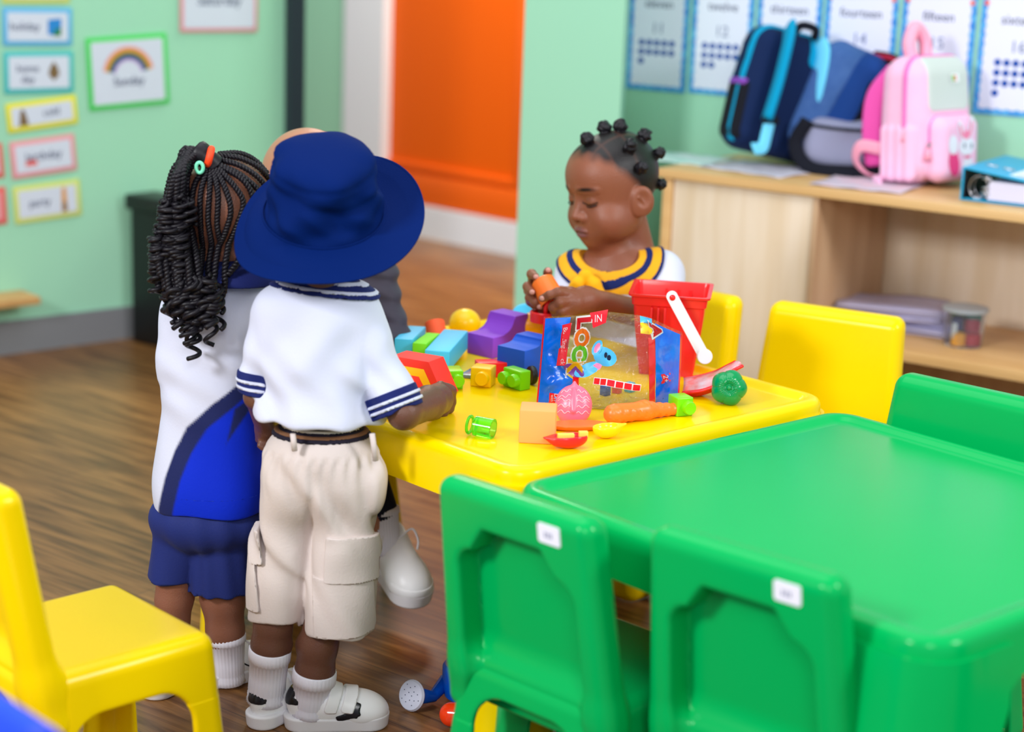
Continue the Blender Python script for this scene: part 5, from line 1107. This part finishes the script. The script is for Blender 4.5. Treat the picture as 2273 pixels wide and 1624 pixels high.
gs0 = un(.028, gs0, both(Ca(jp(405, 690, YG), jp(384, 815, YG-.01), mr(34, HC), mr(36, HC)), below(384, 832, YG, (0, 0, 1)) if False else above(384, 832, YG), .003), both(Ca(jp(572, 690, YG), jp(600, 800, YG), mr(34, HC), mr(36, HC)), above(600, 822, YG), .003))
gs0 = both(gs0, above(465, 1152, YG-.075), .004); cG_ = jp(470, 900, YG)
def gfold(P):
    x, z = P[:, 0]-cG_[0], P[:, 2]-cG_[2]; return .0022*np.sin(x*55+z*22+2*np.sin(z*18))*np.clip(.5-z*3, .3, 1)+.0018*np.sin((z*1.2+x*.6)*85)*np.exp(-((z-.05)/.06)**2)
gshirt = disp(disp(gs0, gfold), wob(.0018, 30, 12))
BND = np.array([(600, 800), (560, 850), (500, 895), (440, 945), (408, 1000), (385, 1060), (368, 1130), (360, 1180)], float)
def gcol(P):
    """white shirt with a blue lower panel edged in navy, a sewn pattern of the cloth"""
    B3 = np.array([jp(p[0], p[1], YG-.06) for p in BND]); bx = np.interp(P[:, 2], B3[::-1, 2], B3[::-1, 0]); dx = np.gradient(B3[:, 0]); dz = np.gradient(B3[:, 2]); sl = np.abs(dz)/np.hypot(dx, dz); k = np.interp(P[:, 2], B3[::-1, 2], sl[::-1])
    d = (P[:, 0]-bx)*k; W_, Nv, Bl = np.array(lin((208, 212, 232))[:3]), np.array(lin((30, 38, 88))[:3]), np.array(lin((8, 44, 200))[:3])
    s = lambda e: np.clip(e/.004+.5, 0, 1)[:, None]
    c = W_*(1-s(d+.013))+Nv*s(d+.013); c = c*(1-s(d-.013))+Bl*s(d-.013)
    T = [jp(584, 868, YG-.06), jp(506, 978, YG-.06), jp(522, 905, YG-.06)]
    def side(a, b): return ((b[0]-a[0])*(P[:, 2]-a[2])-(b[2]-a[2])*(P[:, 0]-a[0]))/math.hypot(b[0]-a[0], b[2]-a[2])
    tri = np.min([-side(T[0], T[1]), -side(T[1], T[2]), -side(T[2], T[0])], 0); tri = np.maximum(tri, np.min([side(T[0], T[1]), side(T[1], T[2]), side(T[2], T[0])], 0)); m_ = s(tri)
    return c*(1-m_)+Nv*m_
solid('shirt', gshirt, .0030, cloth('two_tone', (236, 237, 250), .7, attr=True, bump=(260, .15)), gl_, gcol)
for dz in (.0, .008): zz = zat(465, 1122, YG-.08)+dz; solid('hem_stitch', both(infl(gshirt, .0006), both(slab(zz, zz+.0012), N(lambda P: jp(366, 1120, YG-.06)[0]-P[:, 0], [-9]*3, [9]*3), 0), 0), .0022, cloth('stitch', (110, 150, 230)), gl_)
zc2 = zat(500, 640, YG-.07); cl_ = un(.02, El(jp(520, 618, YG-.012), (.080, .066, .040)), Ca(jp(498, 560, YG), jp(498, 600, YG), mr(46, HC), mr(52, HC))); solid('collar', both(both(cl_, slab(zc2, zat(500, 566, YG)), .004), Half(zc2*0+jp(500, 640, YG-.07), (0, .0, -1)), .002), .0035, K_nv, gl_)
gh = un(.008, El(jp(462, 1150, YG), (.098, .078, .06)), both(limb(.02, (402, 1160, YG, 62), (380, 1310, YG, 55)), N(lambda P: zat(375, 1303, YG-.05)-P[:, 2]+.0*P[:, 0], [-9]*3, [9]*3), .003), both(limb(.02, (495, 1160, YG, 70), (490, 1345, YG, 73)), N(lambda P: zat(490, 1334, YG-.06)-P[:, 2], [-9]*3, [9]*3), .003))
solid('shorts', disp(disp(gh, lambda P: .0013*np.sin(np.arctan2(P[:, 1]-cG_[1], P[:, 0]-cG_[0])*11+P[:, 2]*16)), wob(.0015, 30, 4)), .0045, K_nv2, gl_)
sock(gl_, jp(502, 1405, YG), jp(507, 1510, YG+.005), mr(43, HC), mr(38, HC), .014); sock(gl_, jp(384, 1440, YG+.01), jp(386, 1508, YG+.01), mr(40, HC), mr(35, HC), .014)
p_ = onz(520, 1520, 0); make_shoe(gl_, V3(p_[0]+.004, p_[1]+.03, 0), D(35), .98, 'line'); p_ = onz(395, 1530, 0); make_shoe(gl_, V3(p_[0]-.005, p_[1]+.02, 0), D(60), .98, 'line')
# ---- braided hair
K_hair = mat('black_hair', (20, 17, 24), .45, .35); K_hairc = mat('hair_base', (52, 38, 40), .7)
rh = random.Random(11)
def twist(P, r, pitch, ns=2, n=6):
    P = np.asarray(P); T, Nn, B = frames(P); s = np.concatenate([[0], np.cumsum(np.linalg.norm(np.diff(P, axis=0), axis=1))]); r = np.broadcast_to(r, len(P)); out = []
    for k in range(ns):
        a = 2*np.pi*(s/pitch+k/ns); Q = P+(r*.52)[:, None]*(np.cos(a)[:, None]*Nn+np.sin(a)[:, None]*B); out.append(tubeVF(Q, r*.60, n))
    return out
def resample(P, step):
    P = np.asarray(P); s = np.concatenate([[0], np.cumsum(np.linalg.norm(np.diff(P, axis=0), axis=1))]); n = max(3, int(s[-1]/step)); q = np.linspace(0, s[-1], n); return np.stack([np.interp(q, s, P[:, i]) for i in range(3)], 1)
def onhead(px, py, lift=.004):
    """first hit of the sight line with the head, lifted off the scalp"""
    d = ray(px, py); R_ = HR+lift; o_ = (CAMPOS-HC)/R_; dd = d/R_; a, b, c = dd @ dd, 2*o_ @ dd, o_ @ o_-1; disc_ = b*b-4*a*c
    t = (-b-math.sqrt(disc_))/(2*a) if disc_ > 0 else -b/(2*a); p = CAMPOS+d*t
    if disc_ <= 0: v = (p-HC)/R_; p = HC+R_*v/np.linalg.norm(v)
    return p
hair = bpy.data.objects.new('braided_hair', None); link(hair, gl_); hair.location = [float(v) for v in HC-gL]
def hpart(name, parts, m=K_hair):
    V, Fc = join(parts); return mesh(name, V-HC, Fc, m, hair)
rowsP = [[(458, 372), (432, 410), (425, 470), (428, 540)], [(462, 376), (447, 420), (444, 480), (450, 550)], [(468, 378), (465, 430), (462, 490), (470, 545), (452, 590)], [(474, 378), (484, 430), (482, 500), (490, 540)], [(480, 376), (503, 425), (512, 470), (500, 515), (486, 545)], [(486, 374), (522, 415), (540, 450), (528, 495), (508, 540)], [(490, 368), (540, 400), (562, 440), (556, 480)],
         [(478, 362), (530, 385), (572, 420), (592, 455)], [(480, 352), (530, 366), (575, 395), (600, 432)], [(482, 346), (530, 350), (575, 372), (602, 402)], [(484, 342), (530, 340), (570, 352), (600, 378)]]
for r_ in rowsP:
    P = resample(catmull([onhead(x, y, .0045) for x, y in r_], 8), .0016); hpart('cornrow', twist(P, .0047, .011))
free = [[(450, 550), (445, 600), (432, 640), (415, 655)], [(486, 545), (478, 590), (474, 620), (458, 640)], [(508, 540), (500, 590), (498, 640), (488, 668)], [(470, 545), (462, 600), (470, 625), (452, 635)], [(428, 540), (430, 590), (440, 650)], [(556, 480), (545, 540), (528, 580), (505, 610)]]
for r_ in free:
    P = [onhead(*r_[0], .004)]+[jp(x, y, YG-.080) for x, y in r_[1:]]; hpart('braid', twist(resample(catmull(P, 8), .0016), .0052, .012))
PT = jp(443, 352, YG-.035)
hpart('ponytail_root', [tubeVF(catmull([onhead(470, 365, .0), jp(458, 350, YG-.045), jp(440, 340, YG-.04)], 6), [.020, .020, .019, .018, .017, .016, .015, .016, .018, .02, .021, .021, .021][:13], 12)])
tube('hair_band', [v for v in (jp(465, 348, YG-.05)+frame((.2, .4, 1), (1, .1, -.4)) @ V3(.0125*math.cos(a), .0125*math.sin(a), 0) for a in np.linspace(0, 2*math.pi, 30, endpoint=False))], .0058, mat('orange_hair_band', (255, 70, 20), .6), hair, 10, True, loc=-HC)
tube('hair_band', [jp(443, 372, YG-.07)+V3(.0055*math.cos(a), 0, .008*math.sin(a)) for a in np.linspace(0, 2*math.pi, 24, endpoint=False)], .003, mat('mint_hair_band', (120, 220, 180), .5), hair, 8, True, loc=-HC)
for k in range(30):
    f = k/29; xe = 350+85*f+rh.uniform(-8, 8); ye = 625+rh.uniform(-25, 25)+20*f; dy = rh.uniform(-.10, -.03)
    xm = 362+62*f+rh.uniform(-6, 6)
    P = [jp(458-rh.uniform(0, 14), 346+rh.uniform(-8, 10), YG-.045), jp(425+rh.uniform(-16, 14), 328+18*abs(f-.4)+rh.uniform(0, 14), YG-.05), jp(388+26*f+rh.uniform(-6, 6), 392+rh.uniform(-14, 14), YG+dy), jp(xm, 500+rh.uniform(-10, 10), YG+dy*.9), jp(xe, ye-60, YG-.07+dy*.4), jp(xe+6, ye, YG-.078+dy*.4)]
    hpart('braid', twist(resample(catmull(P, 8), .0017), .0056+.0008*rh.random(), .012))
# crinkled bulk on the outer left and the curls at the ends
def curl(p0, p1, R0, turns, r, ph):
    n = int(turns*18); t = np.linspace(0, 1, n); p0, p1 = np.asarray(p0), np.asarray(p1); ax = p1-p0; F_ = frame(np.cross(ax, V3(0, 1, .02)), ax); a = ph+2*np.pi*turns*t
    return p0+t[:, None]*ax+(R0*np.minimum(1, t*5))[:, None]*(np.cos(a)[:, None]*F_[:, 0]+np.sin(a)[:, None]*F_[:, 1])
for k in range(46):
    y = 430+165*rh.random(); x = 347+max(0, 480-y)*.45+58*rh.random()**1.4
    hpart('crinkle', [tubeVF(curl(jp(x, y, YG-.085-.025*rh.random()), jp(x+rh.uniform(-6, 6), y+rh.uniform(50, 80), YG-.085-.025*rh.random()), .0085+.004*rh.random(), rh.uniform(2.5, 4.5), .0026, rh.random()*6), .0034, 6)])
for k in range(54):
    x = 366+124*rh.random(); y = 606+52*rh.random(); L = rh.uniform(50, 112)*(1-.45*abs(x-430)/70); xs = x+(430-x)*.16
    hpart('curl', [tubeVF(curl(jp(x, y, YG-.084-.03*rh.random()), jp(xs+rh.uniform(-16, 16), y+L, YG-.094-.028*rh.random()), .008+.0065*rh.random(), rh.uniform(1.3, 2.7), .004, rh.random()*6), [.0036, .0042][k % 2], 7)])
for p0, p1, tn in (((432, 690, YG-.10), (428, 795, YG-.105), 3.2), ((462, 690, YG-.10), (472, 768, YG-.105), 1.6), ((478, 630, YG-.10), (484, 730, YG-.105), 2.0), ((378, 640, YG-.10), (374, 715, YG-.105), 2.0), ((410, 690, YG-.10), (420, 760, YG-.105), 2.2)):
    hpart('curl', [tubeVF(curl(jp(*p0), jp(*p1), .0105, tn, .004, 1), .0038, 7)])
# ------------------------------------------------------------------ CHILD IN THE DARK JACKET
YK = 3.42
k3 = thing('person', 'shaven headed child in a dark grey jacket, mostly hidden behind the bucket hat', 'person', onz(760, 1240, 0)); kL = np.array(k3.location)
K_jack = cloth('jacket_grey', (66, 62, 74), .55, bump=(40, .3)); K_trs = cloth('dark_trousers', (30, 32, 48))
HK = jp(684, 394, 3.33); RK_ = rotz(D(212)) @ rotx(D(-22)); hcK = HK-1.14*(RK_ @ V3(0, -.010, .024))
nk = un(.025, headfield(hcK, RK_, 1.14), limb(.02, (706, 450, 3.37, 46), (735, 520, 3.39, 44), (765, 600, YK, 48)), El(jp(770, 680, YK), (.075, .06, .12)), limb(.01, (850, 640, 3.40, 28), (868, 745, 3.33, 26), (800, 800, 3.20, 22), (770, 806, 3.15, 22)),
        limb(.01, (720, 640, 3.43, 28), (690, 760, 3.36, 26), (680, 800, 3.24, 22)), limb(.01, (735, 885, YK, 50), (790, 985, 3.22, 38), (850, 1190, 3.24, 28), (858, 1240, 3.235, 26)), limb(.01, (800, 885, YK+.02, 50), (740, 985, 3.26, 38), (740, 1180, 3.30, 28), (740, 1225, 3.30, 26)),
        fingers([((770, 800+i*5, 3.16, 9), (752, 802+i*5, 3.13, 7), (740, 808+i*4, 3.12, 6)) for i in range(4)]+[((775, 796, 3.15, 9), (765, 790, 3.11, 7))]))
solid('body', nk, .0036, K_face, k3, facecolour(hcK, RK_, 1.14, (176, 122, 94), False))
jk = un(.03, El(jp(775, 690, YK), (.088, .075, .13)), limb(.02, (735, 600, YK, 50), (830, 600, YK-.01, 46), (872, 745, 3.335, 36), (800, 802, 3.22, 30)), limb(.02, (735, 620, YK, 44), (695, 760, 3.37, 34), (690, 800, 3.27, 28)))
jk = both(jk, above(775, 850, YK), .01); solid('jacket', disp(jk, lambda P: .0028*np.sin(P[:, 2]*190+P[:, 0]*40)), .0055, K_jack, k3)
solid('trousers', un(.02, El(jp(770, 890, YK), (.085, .075, .06)), limb(.01, (735, 890, YK, 56), (790, 985, 3.22, 46), (848, 1135, 3.24, 36)), limb(.01, (800, 890, YK+.02, 56), (740, 985, 3.26, 46), (740, 1150, 3.30, 36))), .006, K_trs, k3)
sock(k3, jp(850, 1125, 3.24), jp(858, 1225, 3.235), mr(34, jp(850, 1125, 3.24)), mr(30, jp(858, 1225, 3.235)), .012); sock(k3, jp(740, 1130, 3.30), jp(740, 1215, 3.30), .029, .026, .012)
ps = jp(882, 1326, 3.20); make_shoe(k3, V3(ps[0]-.012, ps[1]+.05, ps[2]+.020), D(-62), 1.22, 'lace', D(14)); ps = onz(750, 1290, 0); make_shoe(k3, V3(ps[0], ps[1], 0), D(-70), 1.1, 'lace')
# ------------------------------------------------------------------ GIRL IN THE SAILOR DRESS
YS = 3.56
g2 = thing('person', 'girl with hair knots and a yellow sailor collar, holding a toy cup', 'person', (.235, 3.58, 0)); g2L = np.array(g2.location)
HS = 1.06; hc = jp(1362, 414, YS); RH = rotz(D(124)) @ rotx(D(-11)) @ roty(D(3))
def w2h(p): return (RH.T @ (np.asarray(p)-hc))/HS
def h2w(p): return RH @ (np.asarray(p)*HS)+hc
# body, arms and hands are in world space; the head field is carried into it, so the figure is one surface
headW = headfield(hc, RH, HS, skinN)
wr_l, wr_r = jp(1300, 668, 3.335), jp(1215, 684, 3.40)
torso = un(.03, El(jp(1375, 700, YS), (.078, .058, .13)), limb(.02, (1355, 560, YS, 46), (1365, 600, YS, 60)), Ca(jp(1290, 608, YS), jp(1462, 606, YS), .036))
armsN = un(.01, limb(.012, (1472, 625, 3.54, 34), (1440, 700, 3.44, 31), (1300, 668, 3.335, 31), (1272, 672, 3.315, 31)), limb(.012, (1268, 625, 3.54, 34), (1262, 712, 3.47, 30), (1216, 690, 3.405, 24), (1204, 672, 3.395, 22)))
handL = fingers([((1262, 655, 3.305, 14), (1238, 649, 3.290, 11), (1219, 655, 3.286, 9.5), (1204, 662, 3.292, 8.5)), ((1262, 668, 3.30, 14), (1242, 672, 3.285, 12), (1228, 682, 3.288, 10.5), (1232, 694, 3.30, 9)), ((1264, 680, 3.30, 14), (1246, 690, 3.288, 11.5), (1236, 700, 3.295, 10), (1244, 708, 3.306, 8.5)),
                 ((1268, 690, 3.305, 13), (1254, 702, 3.294, 10.5), (1248, 712, 3.305, 9), (1256, 718, 3.315, 8)), ((1266, 648, 3.325, 13), (1246, 645, 3.35, 10.5), (1232, 650, 3.365, 8.5))])
handR = fingers([((1200, 668, 3.40, 15), (1214, 622, 3.40, 11), (1216, 604, 3.385, 9.5), (1216, 601, 3.368, 8.5)), ((1196, 668, 3.40, 15), (1184, 622, 3.40, 11.5), (1180, 608, 3.375, 10.5), (1188, 614, 3.352, 9)), ((1194, 672, 3.395, 14), (1174, 645, 3.39, 11), (1171, 636, 3.365, 10.5), (1180, 648, 3.340, 9)),
                 ((1196, 680, 3.39, 14), (1178, 668, 3.375, 11), (1176, 660, 3.352, 10.5), (1188, 672, 3.335, 9.5), (1196, 680, 3.335, 8.5)), ((1205, 685, 3.385, 13), (1206, 692, 3.355, 10.5), (1212, 682, 3.33, 9))])
facecol = facecolour(hc, RH, HS, (136, 80, 57), True)
solid('body', un(.006, un(.02, headW, torso), armsN, handL, handR), .0024, K_face, g2, facecol)
# nails
K_nail = mat('finger_nail', (206, 150, 138), .3)
for px, py, y, r in ((1217, 599, 3.356, 5), (1190, 614, 3.342, 5), (1181, 648, 3.330, 5), (1198, 681, 3.325, 5), (1203, 662, 3.284, 5)):
    sdf('nail', El(jp(px, py, y)-g2L, (.0052, .0028, .0046)), .0012, K_nail, g2)
# lashes on the lowered lids
for s in (-1, 1):
    P = [h2w(V3(s*.0285+u*.0150, .0645+.0152*math.sqrt(max(0, 1-(u*1.0)**2*.98))*.985+.001, -.0125-.0032*(1-u*u))) for u in np.linspace(-.95, .95, 14)]
    tube('eyelash', np.array(P)-g2L, .0011, K_hair, g2, 6)
# little hair knots
for px, py, dy in ((1303, 309, -.03), (1343, 293, .0), (1376, 288, .0), (1425, 310, .0), (1398, 326, -.055), (1453, 347, .0), (1453, 409, .01), (1424, 372, -.065)):
    d = jp(px, py, YS+dy)-hc; up = d/np.linalg.norm(d); ts = np.linspace(.05, .14, 90); fs = headW.f(hc+ts[:, None]*up); p = hc+up*(ts[np.argmax(fs > 0)]+.008); Rk = frame(np.cross(up, V3(.3, .9, .1)), up); r = .0135 if py < 330 else .0115
    n = un(.003, El((0, 0, 0), (r*.85, r*.85, r*.95), None), Tor((0, 0, -.002), r*.62, r*.45), Tor((0, 0, .006), r*.40, r*.38), Ca((0, 0, -.022), (0, 0, 0), r*1.05, r*.6)); n = disp(n, wob(.0014, 300, int(px)))
    sdf('hair_knot', n, .0018, K_hair, g2, R=Rk, t=p-g2L)
# dress
K_dress = K_whiteF; K_ycol = cloth('collar_yellow', (232, 168, 34), .7, bump=(240, .15)); K_dnav = cloth('collar_navy', (24, 38, 96), .7)
dr0 = un(.035, El(jp(1375, 700, YS), (.092, .070, .12)), Ca(jp(1285, 610, YS), jp(1468, 606, YS), .043), El(jp(1372, 620, YS-.012), (.085, .052, .045)), El(jp(1370, 860, YS-.02), (.13, .12, .08)))
slvN = un(.0, limb(.01, (1276, 604, 3.55, 40), (1264, 668, 3.51, 40)), limb(.01, (1470, 600, 3.55, 44), (1474, 672, 3.50, 46)))
dr = un(.02, dr0, slvN); nb_ = jp(1352, 566, YS-.02); nkn = un(.0, El(nb_+V3(.0, -.01, .006), (.062, .062, .040)), Ca(nb_+V3(0, .0, -.01), nb_+V3(-.01, -.01, .12), .050))
dress = cut(dr, nkn, .004); solid('dress', disp(dress, wob(.0022, 40, 21)), .0042, K_dress, g2)
def collarshell(d, k0, k1): return both(both(both(infl(dr, d), N(lambda P: -(nkn.f(P)-k0), [-9]*3, [9]*3), 0), N(lambda P: nkn.f(P)-k1, [-9]*3, [9]*3), 0), Half(jp(1370, 655, YS-.08), (0, 0, -1)), 0)
ck = V3(-.006, -.002, .0)
for nm, d, k0, k1, m in (('collar', .0035, -.004, .043, K_ycol), ('collar_stripe', .0048, .010, .022, K_dnav), ('collar_edge', .0048, .0395, .045, K_dnav)):
    c_ = collarshell(d, k0, k1); solid(nm, c_, .0026, m, g2)
kn = jp(1300, 612, YS-.088)
tie = un(.004, El(kn, (.014, .010, .013)), limb(.006, (1296, 614, YS-.088, 9), (1282, 630, YS-.092, 14), (1270, 652, YS-.092, 17)), limb(.006, (1304, 614, YS-.088, 9), (1318, 632, YS-.092, 16), (1330, 660, YS-.092, 19)))
solid('tie', disp(tie, wob(.0005, 90, 3)), .0024, cloth('tie_yellow', (246, 176, 20), .6), g2)
# lower body on the chair
solid('skirt', un(.07, El(jp(1380, 890, YS), (.118, .115, .085)), El(jp(1376, 780, YS), (.095, .078, .08)), Ca((.20, 3.50, .34), (.12, 3.40, .33), .062)), .007, K_dress, g2)
lg2 = un(.01, *[chain(.01, [V3(.24-.02*s, 3.52, .33), V3(.13+.05*s, 3.36+.05*s, .31), V3(.12+.05*s, 3.37+.05*s, .16), V3(.12+.05*s, 3.38+.05*s, .07)], [.045, .036, .030, .022]) for s in (-1, 1)])
solid('legs', lg2, .006, K_skin2, g2)
for s in (-1, 1): make_shoe(g2, V3(.10+.05*s, 3.36+.05*s, 0.0), D(-133), .95, 'lace')
# the orange cup in her hands
ax_ = jp(1227, 668, 3.33)-jp(1203, 620, 3.355); t = thing('toy_cup', 'orange toy cup held in the hands of the girl in the sailor dress', 'toy', jp(1203, 621, 3.358), R=frz((1, 0, 0), ax_))
Lc = np.linalg.norm(ax_)*1.05
lathe('cup', [(0, 0), (.019, 0), (.0215, .0025), (.0255, Lc), (.0238, Lc), (.020, .005), (0, .004)], T_or, t, 40, caps=(False, False)); tube('rim', ringpts((0, 0, Lc), .0250, .0250, 36), .0014, T_or, t, 8, True)
